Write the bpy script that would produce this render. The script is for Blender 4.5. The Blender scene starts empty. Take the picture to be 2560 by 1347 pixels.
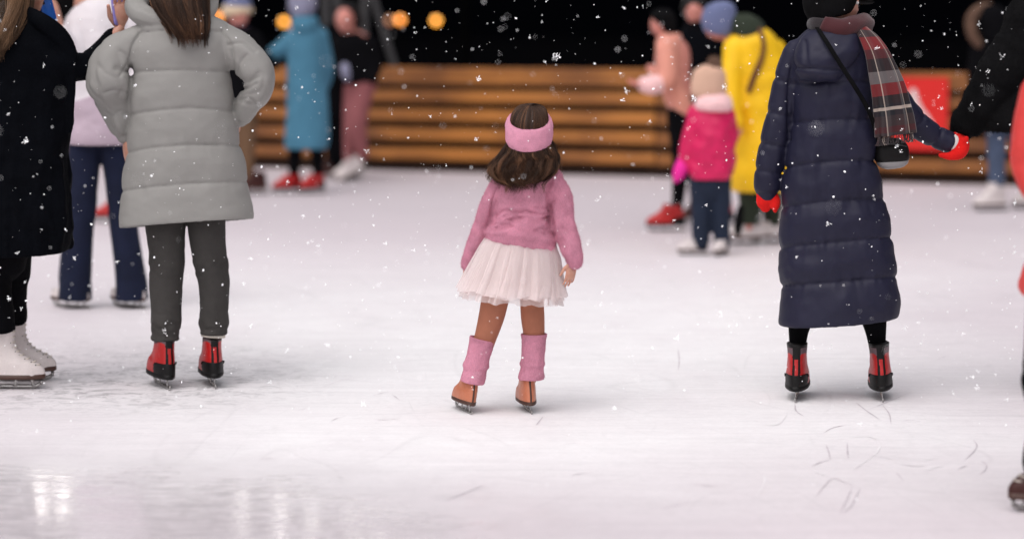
import bpy, bmesh, math, random
import numpy as np
from mathutils import Vector, Matrix

random.seed(7); RNG = np.random.default_rng(7)
scene = bpy.context.scene
COL = scene.collection
R = math.radians
PI = math.pi

# ------------------------------------------------------------------ camera
FP = 6044.0                      # focal length measured in photo pixels (2560 wide)
CAMZ = 1.57
PITCH = math.atan(643.5 / FP)
FWD = np.array([0, math.cos(PITCH), -math.sin(PITCH)])
UPV = np.array([0, math.sin(PITCH), math.cos(PITCH)])
CAM = np.array([0, 0, CAMZ])

def W(px, py, d):
    """world point at depth y = d seen at photo position (px, py); used to measure the place"""
    v = FWD + np.array([1.0, 0, 0]) * ((px - 1280) / FP) + UPV * ((673.5 - py) / FP)
    return CAM + v * (d / v[1])

def ground(px, py, z=0.0):
    v = FWD + np.array([1.0, 0, 0]) * ((px - 1280) / FP) + UPV * ((673.5 - py) / FP)
    return CAM + v * ((z - CAMZ) / v[2])

def proj(V):
    r = V - CAM
    f = r @ FWD
    return 1280 + FP * r[:, 0] / f, 673.5 - FP * (r @ UPV) / f

# ------------------------------------------------------------------ materials
def new_mat(name):
    m = bpy.data.materials.new(name); m.use_nodes = True
    nt = m.node_tree
    return m, nt, nt.nodes['Principled BSDF']

def N(nt, t, **kw):
    n = nt.nodes.new(t)
    for k, v in kw.items():
        if k.startswith('_'):
            setattr(n, k[1:], v)
        else:
            n.inputs[k.replace('__', ' ')].default_value = v
    return n

def L(nt, a, b): nt.links.new(a, b)

def s2l(c):
    return tuple((x / 255 / 12.92) if x / 255 <= 0.04045 else ((x / 255 + 0.055) / 1.055) ** 2.4 for x in c)

def fabric(name, col, rough=.85, scale=260, bump=.25, var=.18, vscale=7, sheen=.12, stretch=(1, 1, 1), dist=.002, spec=.3, trans=0, fold=0):
    m, nt, b = new_mat(name)
    tc = N(nt, 'ShaderNodeTexCoord')
    mp = N(nt, 'ShaderNodeMapping'); mp.inputs['Scale'].default_value = stretch
    L(nt, tc.outputs['Object'], mp.inputs[0])
    n1 = N(nt, 'ShaderNodeTexNoise', Scale=scale, Detail=4); L(nt, mp.outputs[0], n1.inputs['Vector'])
    n2 = N(nt, 'ShaderNodeTexNoise', Scale=vscale, Detail=5, Roughness=.6); L(nt, tc.outputs['Object'], n2.inputs['Vector'])
    r = N(nt, 'ShaderNodeMapRange'); r.inputs['From Min'].default_value = .3; r.inputs['From Max'].default_value = .7
    r.inputs['To Min'].default_value = 1 - var; r.inputs['To Max'].default_value = 1 + var
    L(nt, n2.outputs['Fac'], r.inputs['Value'])
    r2 = N(nt, 'ShaderNodeMapRange'); r2.inputs['From Min'].default_value = .25; r2.inputs['From Max'].default_value = .75
    r2.inputs['To Min'].default_value = 1 - var * .8; r2.inputs['To Max'].default_value = 1 + var * .8
    L(nt, n1.outputs['Fac'], r2.inputs['Value'])
    mu = N(nt, 'ShaderNodeMath', _operation='MULTIPLY'); L(nt, r.outputs[0], mu.inputs[0]); L(nt, r2.outputs[0], mu.inputs[1])
    vm = N(nt, 'ShaderNodeVectorMath', _operation='SCALE'); vm.inputs[0].default_value = col
    L(nt, mu.outputs[0], vm.inputs['Scale']); L(nt, vm.outputs[0], b.inputs['Base Color'])
    h = n1.outputs['Fac']
    if fold:
        n3 = N(nt, 'ShaderNodeTexNoise', Scale=22, Detail=3, Roughness=.5, Distortion=1.2); L(nt, tc.outputs['Object'], n3.inputs['Vector'])
        ma = N(nt, 'ShaderNodeMath', _operation='MULTIPLY_ADD'); ma.inputs[1].default_value = fold
        L(nt, n3.outputs['Fac'], ma.inputs[0]); L(nt, n1.outputs['Fac'], ma.inputs[2]); h = ma.outputs[0]
    bp = N(nt, 'ShaderNodeBump', Strength=bump, Distance=dist); L(nt, h, bp.inputs['Height'])
    L(nt, bp.outputs[0], b.inputs['Normal'])
    b.inputs['Roughness'].default_value = rough
    b.inputs['Specular IOR Level'].default_value = spec
    b.inputs['Sheen Weight'].default_value = sheen
    b.inputs['Sheen Tint'].default_value = tuple(min(1, c * 1.6 + .05) for c in col) + (1,)
    return m

def skin_mat(name, col):
    m, nt, b = new_mat(name)
    tc = N(nt, 'ShaderNodeTexCoord'); n = N(nt, 'ShaderNodeTexNoise', Scale=45, Detail=4); L(nt, tc.outputs['Object'], n.inputs['Vector'])
    cr = N(nt, 'ShaderNodeValToRGB'); cr.color_ramp.elements[0].position = .3; cr.color_ramp.elements[1].position = .72
    cr.color_ramp.elements[0].color = (col[0] * .92, col[1] * .78, col[2] * .75, 1); cr.color_ramp.elements[1].color = (*col, 1)
    L(nt, n.outputs['Fac'], cr.inputs[0]); L(nt, cr.outputs[0], b.inputs['Base Color'])
    b.inputs['Roughness'].default_value = .5; b.inputs['Subsurface Weight'].default_value = .12
    b.inputs['Subsurface Radius'].default_value = (.01, .004, .002); b.inputs['Subsurface Scale'].default_value = 1
    return m

def hair_mat(name, dark, light, warm):
    m, nt, b = new_mat(name)
    at = N(nt, 'ShaderNodeAttribute'); at.attribute_name = 'tone'
    cr = N(nt, 'ShaderNodeValToRGB'); e = cr.color_ramp.elements
    e[0].color = (*dark, 1); e[1].color = (*warm, 1); e[1].position = 1; k = e.new(.6); k.color = (*light, 1)
    L(nt, at.outputs['Fac'], cr.inputs[0]); L(nt, cr.outputs[0], b.inputs['Base Color'])
    b.inputs['Roughness'].default_value = .5; b.inputs['Specular IOR Level'].default_value = .28
    b.inputs['Anisotropic'].default_value = .4
    return m

def plain(name, col, rough=.5, metal=0, spec=.5, noise=0, nscale=60):
    m, nt, b = new_mat(name)
    tc = N(nt, 'ShaderNodeTexCoord'); n = N(nt, 'ShaderNodeTexNoise', Scale=nscale, Detail=4); L(nt, tc.outputs['Object'], n.inputs['Vector'])
    r = N(nt, 'ShaderNodeMapRange'); r.inputs['To Min'].default_value = 1 - noise; r.inputs['To Max'].default_value = 1 + noise
    L(nt, n.outputs['Fac'], r.inputs['Value'])
    vm = N(nt, 'ShaderNodeVectorMath', _operation='SCALE'); vm.inputs[0].default_value = col
    L(nt, r.outputs[0], vm.inputs['Scale']); L(nt, vm.outputs[0], b.inputs['Base Color'])
    b.inputs['Roughness'].default_value = rough; b.inputs['Metallic'].default_value = metal
    b.inputs['Specular IOR Level'].default_value = spec
    return m

# ------------------------------------------------------------------ shapes
def hash3(i, j, k):
    n = (i * 374761393 + j * 668265263 + k * 1274126177) & 0x7fffffff
    n = ((n ^ (n >> 13)) * 1274126177) & 0x7fffffff
    return ((n ^ (n >> 16)) & 0xffff) / 32767.5 - 1

def vnoise(P):
    P = np.asarray(P, float); I = np.floor(P).astype(np.int64); f = P - I; f = f * f * (3 - 2 * f)
    out = 0
    for a in (0, 1):
        for b_ in (0, 1):
            for c in (0, 1):
                w = (f[..., 0] if a else 1 - f[..., 0]) * (f[..., 1] if b_ else 1 - f[..., 1]) * (f[..., 2] if c else 1 - f[..., 2])
                out = out + w * hash3(I[..., 0] + a, I[..., 1] + b_, I[..., 2] + c)
    return out

def fbm(P, o=3):
    s = 0; a = 1
    for i in range(o):
        s = s + a * vnoise(P * (2 ** i) + 17.3 * i); a *= .5
    return s

def resample(K, m):
    """Catmull-Rom through the rows of K"""
    K = np.asarray(K, float); n = len(K)
    if n == 2:
        t = np.linspace(0, 1, m)[:, None]; return K[0] * (1 - t) + K[1] * t
    dd = np.maximum(np.linalg.norm(np.diff(K[:, :min(4, K.shape[1])], axis=0), axis=1), 1e-6) ** .7
    u = np.concatenate([[0], np.cumsum(dd)]); T = np.zeros_like(K)
    T[1:-1] = ((K[1:-1] - K[:-2]) / (u[1:-1] - u[:-2])[:, None] * (u[2:] - u[1:-1])[:, None] + (K[2:] - K[1:-1]) / (u[2:] - u[1:-1])[:, None] * (u[1:-1] - u[:-2])[:, None]) / (u[2:] - u[:-2])[:, None]
    T[0] = (K[1] - K[0]) / (u[1] - u[0]); T[-1] = (K[-1] - K[-2]) / (u[-1] - u[-2])
    q = np.linspace(0, u[-1], m); i = np.clip(np.searchsorted(u, q, side='right') - 1, 0, n - 2)
    h = (u[i + 1] - u[i])[:, None]; t = (q - u[i])[:, None] / h
    return (2 * t ** 3 - 3 * t ** 2 + 1) * K[i] + (t ** 3 - 2 * t ** 2 + t) * h * T[i] + (-2 * t ** 3 + 3 * t ** 2) * K[i + 1] + (t ** 3 - t ** 2) * h * T[i + 1]

def grid_faces(m, n, closed=True, o=0):
    i = np.arange(m - 1)[:, None]; j = np.arange(n if closed else n - 1)[None, :]
    a = i * n + j; b = i * n + (j + 1) % n; c = (i + 1) * n + (j + 1) % n; d = (i + 1) * n + j
    return (np.stack([a, b, c, d], -1).reshape(-1, 4) + o).tolist()

def capped(G):
    """closed volume from a grid of rings"""
    m, n = G.shape[:2]
    V = np.concatenate([G.reshape(-1, 3), G[0].mean(0)[None], G[-1].mean(0)[None]])
    F = grid_faces(m, n); a = m * n
    for j in range(n):
        F.append([a, (j + 1) % n, j]); F.append([a + 1, (m - 1) * n + j, (m - 1) * n + (j + 1) % n])
    return V, F

def ring_grid(d, rings, m=60, n=48, p=2.2, disp=None):
    """rings: (xl, yl, xr, yr, depth_half_m, depth_off_m, slope) in photo px at depth d"""
    K = np.array([list(r) + [0] * (7 - len(r)) for r in rings], float)
    K = resample(K, m); th = np.linspace(0, 2 * PI, n, endpoint=False)
    cx = np.sign(np.cos(th)) * np.abs(np.cos(th)) ** (2 / p); sy = np.sign(np.sin(th)) * np.abs(np.sin(th)) ** (2 / p)
    G = np.zeros((m, n, 3)); D = np.zeros((m, n, 3))
    for i, k in enumerate(K):
        a = W(k[0], k[1], d + k[5]); b = W(k[2], k[3], d + k[5]); c = (a + b) / 2; h = (b - a) / 2
        t = max(k[4], .002); dv = np.array([0, t, t * k[6]])
        G[i] = c + np.outer(cx, h) + np.outer(sy, dv)
        hl = max(np.linalg.norm(h), 1e-6)
        nn = np.outer(np.cos(th) / hl, h / hl) + np.outer(np.sin(th) / t, np.array([0, 1, 0])); D[i] = nn / np.linalg.norm(nn, axis=1)[:, None]
    if disp is not None:
        S, T = np.meshgrid(np.linspace(0, 1, m), th, indexing='ij')
        px, py = proj(G.reshape(-1, 3))
        G = G + D * disp(S, T, px.reshape(m, n), py.reshape(m, n))[..., None]
    return G

def tube_grid(pts, m=24, n=16, disp=None, flat=1.0, up=None):
    """pts: world rows (x, y, z, r)"""
    K = resample(np.asarray(pts, float), m); P = K[:, :3]; r = np.maximum(K[:, 3], .0015)
    T = np.gradient(P, axis=0); T /= np.linalg.norm(T, axis=1)[:, None] + 1e-9
    th = np.linspace(0, 2 * PI, n, endpoint=False); G = np.zeros((m, n, 3)); D = np.zeros((m, n, 3))
    ref = np.array([0, 1.0, 0]) if up is None else np.asarray(up, float)
    if abs(T[0] @ ref) > .9 and up is None: ref = np.array([1.0, 0, .2])
    for i in range(m):
        a = np.cross(T[i], ref); a /= np.linalg.norm(a) + 1e-9; b = np.cross(a, T[i])
        D[i] = np.outer(np.cos(th), a) + np.outer(np.sin(th), b)
        G[i] = P[i] + r[i] * (np.outer(np.cos(th), a) + np.outer(np.sin(th) * flat, b))
    if disp is not None:
        S, TT = np.meshgrid(np.linspace(0, 1, m), th, indexing='ij'); G = G + D * disp(S, TT)[..., None]
    return G

def round_tube(pts, m=24, n=16, disp=None, flat=1.0, up=None):
    """tube with rounded ends"""
    G = tube_grid(pts, m, n, disp, flat, up)
    def end(ring, nxt, r):
        c = ring.mean(0); t = c - nxt.mean(0); t /= np.linalg.norm(t) + 1e-9
        return [c + (ring - c) * math.cos(a) + t * r * math.sin(a) for a in (R(35), R(65))]
    r0 = np.linalg.norm(G[0] - G[0].mean(0), axis=1).mean(); r1 = np.linalg.norm(G[-1] - G[-1].mean(0), axis=1).mean()
    e0 = end(G[0], G[1], r0); e1 = end(G[-1], G[-2], r1)
    return capped(np.concatenate([np.array(e0[::-1]), G, np.array(e1)]))

def ellipsoid(c, rx, ry, rz, M=None, n=20, m=14):
    t = np.linspace(.02, PI - .02, m); p = np.linspace(0, 2 * PI, n, endpoint=False)
    G = np.stack([np.sin(t)[:, None] * np.cos(p) * rx, np.sin(t)[:, None] * np.sin(p) * ry, np.cos(t)[:, None] * np.ones(n) * rz], -1)
    if M is not None: G = G @ np.asarray(M).T
    return capped(G + np.asarray(c))

def box(c, sx, sy, sz, M=None):
    V = np.array([[x, y, z] for x in (-sx, sx) for y in (-sy, sy) for z in (-sz, sz)], float) / 2
    if M is not None: V = V @ np.asarray(M).T
    return V + np.asarray(c), [[0, 1, 3, 2], [4, 6, 7, 5], [0, 4, 5, 1], [2, 3, 7, 6], [0, 2, 6, 4], [1, 5, 7, 3]]

def join(shapes):
    Vs = []; F = []; o = 0
    for v, f in shapes:
        Vs.append(np.asarray(v)); F += [[i + o for i in q] for q in f]; o += len(v)
    return np.concatenate(Vs), F

def mesh_of(V, F, name='tmp'):
    me = bpy.data.meshes.new(name); me.from_pydata(np.asarray(V).tolist(), [], F); me.update(); return me

def smooth(V, F, it, lam=.5):
    if it == 0: return V
    e = set()
    A = []; B = []
    for f in F:
        for i in range(len(f)):
            A.append(f[i]); B.append(f[(i + 1) % len(f)])
    A = np.array(A); B = np.array(B); n = len(V)
    deg = np.bincount(A, minlength=n) + np.bincount(B, minlength=n)
    for k in range(it):
        S = np.zeros_like(V)
        for c in range(3):
            S[:, c] = np.bincount(A, V[B, c], n) + np.bincount(B, V[A, c], n)
        V = V + lam * (S / np.maximum(deg, 1)[:, None] - V)
    return V

def union(shapes, voxel=.01, it=2):
    V, F = join(shapes); me = mesh_of(V, F)
    o = bpy.data.objects.new('tmp', me); COL.objects.link(o)
    md = o.modifiers.new('r', 'REMESH'); md.mode = 'VOXEL'; md.voxel_size = voxel; md.adaptivity = 0
    dg = bpy.context.evaluated_depsgraph_get(); me2 = bpy.data.meshes.new_from_object(o.evaluated_get(dg), depsgraph=dg)
    V2 = np.zeros(len(me2.vertices) * 3); me2.vertices.foreach_get('co', V2); V2 = V2.reshape(-1, 3)
    F2 = [list(p.vertices) for p in me2.polygons]
    bpy.data.objects.remove(o); bpy.data.meshes.remove(me); bpy.data.meshes.remove(me2)
    return smooth(V2, F2, it), F2

def vnormals(V, F):
    Fq = np.array([f if len(f) == 4 else [f[0], f[1], f[2], f[2]] for f in F])
    nn = np.cross(V[Fq[:, 2]] - V[Fq[:, 0]], V[Fq[:, 3]] - V[Fq[:, 1]])
    t = np.array([len(f) == 3 for f in F])
    if t.any(): nn[t] = np.cross(V[Fq[t, 1]] - V[Fq[t, 0]], V[Fq[t, 2]] - V[Fq[t, 0]])
    Nv = np.zeros_like(V)
    for k in range(4): np.add.at(Nv, Fq[:, k], nn)
    return Nv / (np.linalg.norm(Nv, axis=1)[:, None] + 1e-12)

def seam_line(P, V, F, curves, depth=.010, w=.007, back=True):
    """press a stitched line into the back of a garment along curves measured in the photo"""
    Nv = vnormals(V, F); px, py = proj(V); yc = P.d; best = np.full(len(V), 9.0)
    for c in curves:
        K = resample(np.array(c, float), 60)
        for k in K: best = np.minimum(best, np.hypot(px - k[0], py - k[1]) * P.d / FP)
    m = (V[:, 1] < yc + .06) if back else np.ones(len(V), bool)
    return V - Nv * (depth * np.exp(-(best / w) ** 1.4) * m)[:, None]

def fuzz(V, F, count, length, width=.0005, droop=.3, seed=1, keep=None):
    """short fibres standing on a knitted surface; keep: mask function on points"""
    g = np.random.default_rng(seed); Nv = vnormals(V, F)
    Fq = np.array([f if len(f) == 4 else [f[0], f[1], f[2], f[2]] for f in F])
    ar = np.linalg.norm(np.cross(V[Fq[:, 2]] - V[Fq[:, 0]], V[Fq[:, 3]] - V[Fq[:, 1]]), axis=1); ar = ar / ar.sum()
    i = g.choice(len(Fq), count, p=ar); a = g.random((count, 1)); b = g.random((count, 1))
    P = (V[Fq[i, 0]] * (1 - a) + V[Fq[i, 1]] * a) * (1 - b) + (V[Fq[i, 3]] * (1 - a) + V[Fq[i, 2]] * a) * b
    n = Nv[Fq[i, 0]]; d = n + g.normal(0, .55, (count, 3)); d[:, 2] -= droop; d /= np.linalg.norm(d, axis=1)[:, None]
    l = length * (.4 + .9 * g.random((count, 1))); s = np.cross(d, g.normal(0, 1, (count, 3))); s /= np.linalg.norm(s, axis=1)[:, None]
    X = np.stack([P - s * width - n * .001, P + s * width - n * .001, P + d * l], 1).reshape(-1, 3)
    return X, np.arange(count * 3).reshape(-1, 3).tolist()

# ------------------------------------------------------------------ objects
def tag(o, label, cat=None, group=None, kind=None):
    if label: o['label'] = label
    if cat: o['category'] = cat
    if group: o['group'] = group
    if kind: o['kind'] = kind
    return o

def add(name, shape, mat, parent=None, origin=(0, 0, 0), flat=False, tone=None, uv=None, mats=None, fmat=None, recalc=True):
    V, F = shape; me = mesh_of(np.asarray(V) - np.asarray(origin), F, name)
    if recalc:
        bm = bmesh.new(); bm.from_mesh(me); bmesh.ops.recalc_face_normals(bm, faces=bm.faces); bm.to_mesh(me); bm.free()
    for k in (mats or [mat]): me.materials.append(k)
    if fmat is not None: me.polygons.foreach_set('material_index', np.asarray(fmat, np.int32))
    if not flat: me.polygons.foreach_set('use_smooth', [True] * len(me.polygons))
    if tone is not None:
        at = me.attributes.new('tone', 'FLOAT', 'POINT'); at.data.foreach_set('value', np.asarray(tone, np.float32))
    if uv is not None:
        l = me.uv_layers.new(name='cloth'); li = np.zeros(len(me.loops), np.int32); me.loops.foreach_get('vertex_index', li)
        l.data.foreach_set('uv', np.asarray(uv)[li].ravel())
    me.update()
    o = bpy.data.objects.new(name, me); COL.objects.link(o)
    if parent is not None: o.parent = parent
    else: o.location = origin
    return o

def empty(name, loc):
    o = bpy.data.objects.new(name, None); COL.objects.link(o); o.location = loc; o.empty_display_size = .1; return o

class Person:
    def __init__(self, fx, fy, label, group='skaters on the ice', cat='person'):
        self.g = ground(fx, fy); self.d = self.g[1]; self.s = FP / self.d      # px per metre there
        self.root = tag(empty('person', tuple(self.g)), label, cat, group)
    def pt(self, x, y, off=0, r=0): return np.append(W(x, y, self.d + off), r * self.d / FP)
    def pts(self, L_): return np.array([self.pt(*q) for q in L_])
    def rings(self, L_, **k): return capped(ring_grid(self.d, L_, **k))
    def tube(self, L_, m=28, n=20, open_end=False, **k): return capped(tube_grid(self.pts(L_), m, n, **k)) if open_end else round_tube(self.pts(L_), m, n, **k)
    def part(self, name, shape, mat, parent=None, **k):
        return add(name, shape, mat, parent or self.root, tuple(self.g), **k)

# ---- head with a face; local x forward, y left, z up; returned closed shape
def head_shapes(c, r, yaw, pitch=0, roll=0, face=True):
    """r = half the head height in metres"""
    M = np.array((Matrix.Rotation(yaw, 3, 'Z') @ Matrix.Rotation(-pitch, 3, 'Y') @ Matrix.Rotation(roll, 3, 'X')))
    n, m = 48, 40
    t = np.linspace(.03, PI - .03, m); p = np.linspace(0, 2 * PI, n, endpoint=False)
    x = np.sin(t)[:, None] * np.cos(p); y = np.sin(t)[:, None] * np.sin(p); z = np.cos(t)[:, None] * np.ones(n)
    low = np.clip(-z, 0, 1); X = x * .84 * (1 - .10 * low); Y = y * .68 * (1 - .34 * low ** 1.5); Z = z.copy()
    X = X + .10 * low * (x > 0) * x                                   # jaw forward
    g = lambda yy, zz, sy, sz: np.exp(-((Y - yy) / sy) ** 2 - ((Z - zz) / sz) ** 2) * (x > 0)
    if face:
        X = X + .20 * g(0, -.17, .085, .13) + .08 * g(0, -.02, .06, .16) + .04 * g(0, .16, .45, .09)
        X = X - .09 * g(.25, .02, .13, .08) - .09 * g(-.25, .02, .13, .08)
        X = X + .06 * g(0, -.43, .19, .045) + .05 * g(0, -.53, .16, .04) - .03 * g(0, -.48, .2, .02) + .07 * g(0, -.75, .2, .14)
        X = X + .04 * g(.36, -.2, .16, .14) + .04 * g(-.36, -.2, .16, .14)
    G = np.stack([X, Y, Z], -1) * r
    S = [capped(G @ M.T + c)]
    for s in (1, -1):
        S.append(ellipsoid(c + M @ (np.array([-.04, .68 * s, -.06]) * r), .13 * r, .06 * r, .24 * r, M))
    return S, M

def eye_shapes(c, r, M):
    return join([ellipsoid(c + M @ (np.array([.73, .25 * s, .02]) * r), .075 * r, .10 * r, .06 * r, M, 12, 8) for s in (1, -1)])

def hand_shapes(w, dirv, palm_n, size=.185, curl=.5, thumb_side=1):
    """w wrist point, dirv finger direction, palm_n the way the palm faces; five separate fingers"""
    u = np.asarray(dirv, float); u /= np.linalg.norm(u); nrm = np.asarray(palm_n, float); nrm -= u * (nrm @ u); nrm /= np.linalg.norm(nrm)
    v = np.cross(nrm, u) * thumb_side; k = size / .185
    S = [round_tube([(*(w - u * .02 * k), .021 * k), (*(w + u * .015 * k), .023 * k), (*(w + u * .055 * k), .037 * k), (*(w + u * .09 * k), .036 * k)], 12, 16, flat=.42, up=nrm)]
    for i, (o, ln, rr, cu) in enumerate([(.028, .070, .0085, .8), (.0095, .080, .009, 1), (-.0095, .074, .0085, 1.1), (-.028, .056, .0075, 1.3)]):
        P = w + u * (.088 - abs(o) * .18) * k + v * o * k; a = .15 * curl; pts = [(*P, rr * k * 1.08)]
        for seg, f in enumerate((.45, .32, .25)):
            dr = u * math.cos(a) + nrm * math.sin(a) + v * o * 1.6; dr /= np.linalg.norm(dr)
            P = P + dr * ln * f * k; pts.append((*P, rr * k * (1 - .1 * (seg + 1)))); a += .55 * curl * cu
        S.append(round_tube(pts, 12, 10))
    b = w + u * .03 * k + v * .026 * k
    d1 = u * .72 + v * .62 + nrm * .3; d2 = u * .92 + v * .25 + nrm * .3
    S.append(round_tube([(*(b - d1 * .01 * k), .013 * k), (*(b + d1 * .03 * k), .0115 * k), (*(b + d1 * .03 * k + d2 * .03 * k), .0095 * k), (*(b + d1 * .03 * k + d2 * .05 * k), .008 * k)], 12, 10))
    return S

def strands(G, count, rad, seed=1, s0=(0, .15), s1=(.85, 1.1), wave=.006, lift=.004, curl=0, th=None, wl=3.0, spread=0, clumps=None, pinch=.75):
    """hair running down a lofted hair volume, gathered into locks that close towards their tips"""
    g = np.random.default_rng(seed); m, n = G.shape[:2]; C = G.mean(1); step = np.linalg.norm(C[-1] - C[0]); K = 13
    nc = clumps or max(1, count // 22)
    cu = np.sort(g.random(nc)) if th is None else np.sort(g.uniform(th[0], th[1], nc))
    cph = g.random(nc) * 6.28; cs1 = g.uniform(*s1, nc); cf = wl * g.uniform(.7, 1.4, nc); cl = g.random(nc); ccurl = g.uniform(-.35, 1, nc); csp = g.normal(0, 1, nc); cdr = g.normal(0, .012, nc); ct = np.clip(g.normal(.42, .2, nc), 0, 1)
    Vs = []; F = []; T = []; o = 0
    for k in range(count):
        c_ = g.integers(nc); a = g.uniform(*s0); b = cs1[c_] * g.uniform(.9, 1.02); q = np.linspace(a, b, K); e = np.linspace(0, 1, K)[:, None]
        off = g.normal(0, .45 / nc + .004); ph, f = cph[c_] + g.normal(0, .25), cf[c_]
        uu = (cu[c_] + off * (1 - pinch * e[:, 0] ** 1.3) + cdr[c_] * q + .005 * np.sin(f * q * 3 + ph)) % 1 * n
        qi = np.clip(q, 0, 1) * (m - 1); i0 = np.clip(qi.astype(int), 0, m - 2); fi = (qi - i0)[:, None]
        j0 = uu.astype(int) % n; j1 = (j0 + 1) % n; fj = (uu - np.floor(uu))[:, None]
        P = (G[i0, j0] * (1 - fj) + G[i0, j1] * fj) * (1 - fi) + (G[i0 + 1, j0] * (1 - fj) + G[i0 + 1, j1] * fj) * fi
        c = C[i0] * (1 - fi) + C[i0 + 1] * fi
        out = P - c; out[:, 2] *= .2; out /= np.linalg.norm(out, axis=1)[:, None] + 1e-9
        P = P + np.array([0, 0, -1.0]) * np.clip(q - 1, 0, None)[:, None] * step
        side = np.cross(out, [0, 0, 1.0]); grow = np.clip(e * 3, 0, 1)
        lf = lift * (cl[c_] ** 1.5 + .35 * g.random())
        P = P + grow * out * (lf + wave * .5 * np.sin(f * q * 2 + ph)[:, None] + curl * e ** 3 * ccurl[c_]) + grow * side * (wave * np.sin(f * q * 2.4 + ph * 2)[:, None] + spread * e ** 2 * (csp[c_] * .7 + .4 * g.normal()))
        r = rad * g.uniform(.6, 1.3) * np.linspace(1, .3, K); d1 = side / (np.linalg.norm(side, axis=1)[:, None] + 1e-9)
        X = np.stack([P + d1 * r[:, None], P - d1 * r[:, None] * .5 + out * r[:, None] * .8, P - d1 * r[:, None] * .5 - out * r[:, None] * .8], 1)
        Vs.append(X.reshape(-1, 3)); F += grid_faces(K, 3, True, o); o += 3 * K
        T += np.clip(ct[c_] + g.normal(0, .12) + .18 * e[:, 0], 0, 1).repeat(3).tolist()
    return np.concatenate(Vs), F, np.array(T)

def hair_part(P, name, G, count, rad, mat, base=.12, extra=None, parent=None, **k):
    V, F = capped(G); v2, f2, t2 = strands(G, count, rad, **k)
    t = np.concatenate([np.full(len(V), base) + .1 * vnoise(V * 60), t2]); sh = join([(V, F), (v2, f2)])
    if extra:
        for (v3, f3, t3) in extra: sh = join([sh, (v3, f3)]); t = np.concatenate([t, t3])
    return P.part(name, sh, mat, parent, tone=t, recalc=False)
# ------------------------------------------------------------------ skates
def boot_grid(k, h=.30, p=2.4, m=84, n=96, grow=0.0, zr=None, xclip=None, wide=0):
    rows = np.array([  # z, x heel, x toe, half width
        [.046, -.112, .168, .040], [.060, -.117, .174, .046], [.085, -.118, .172, .047], [.108, -.115, .150, .046], [.128, -.111, .112, .043],
        [.150, -.106, .078, .041], [.175, -.102, .056, .040], [.205, -.100, .046, .041], [.235, -.102, .046, .043], [.27, -.106, .050, .046], [.30, -.108, .052, .047]])
    rows = rows[rows[:, 0] <= h + .001]
    K = resample(rows, m); th = np.linspace(0, 2 * PI, n, endpoint=False)
    if zr: K = K[(K[:, 0] >= zr[0]) & (K[:, 0] <= zr[1])]
    G = np.zeros((len(K), n, 3))
    for i, (z, a, b, w) in enumerate(K):
        a -= grow; b += grow; w += grow + wide * np.clip((z - .13) / .03, 0, 1)
        c, hl = (a + b) / 2, (b - a) / 2; cx = np.cos(th)
        X = c + hl * np.sign(cx) * np.abs(cx) ** (2 / p); Y = w * np.sign(np.sin(th)) * np.abs(np.sin(th)) ** (2 / p)
        toe = np.clip((X - .02) / .15, 0, 1); Y = Y * (1 + .06 * np.sin(toe * PI)) * (1 - .18 * np.clip((X - .11) / .06, 0, 1))
        heel = np.clip((-X - .02) / .09, 0, 1); Y = Y * (1 - .16 * heel)
        if xclip is not None: X = np.minimum(X, xclip)
        G[i] = np.stack([X, Y, np.full(n, z)], -1)
    return G * k

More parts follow.
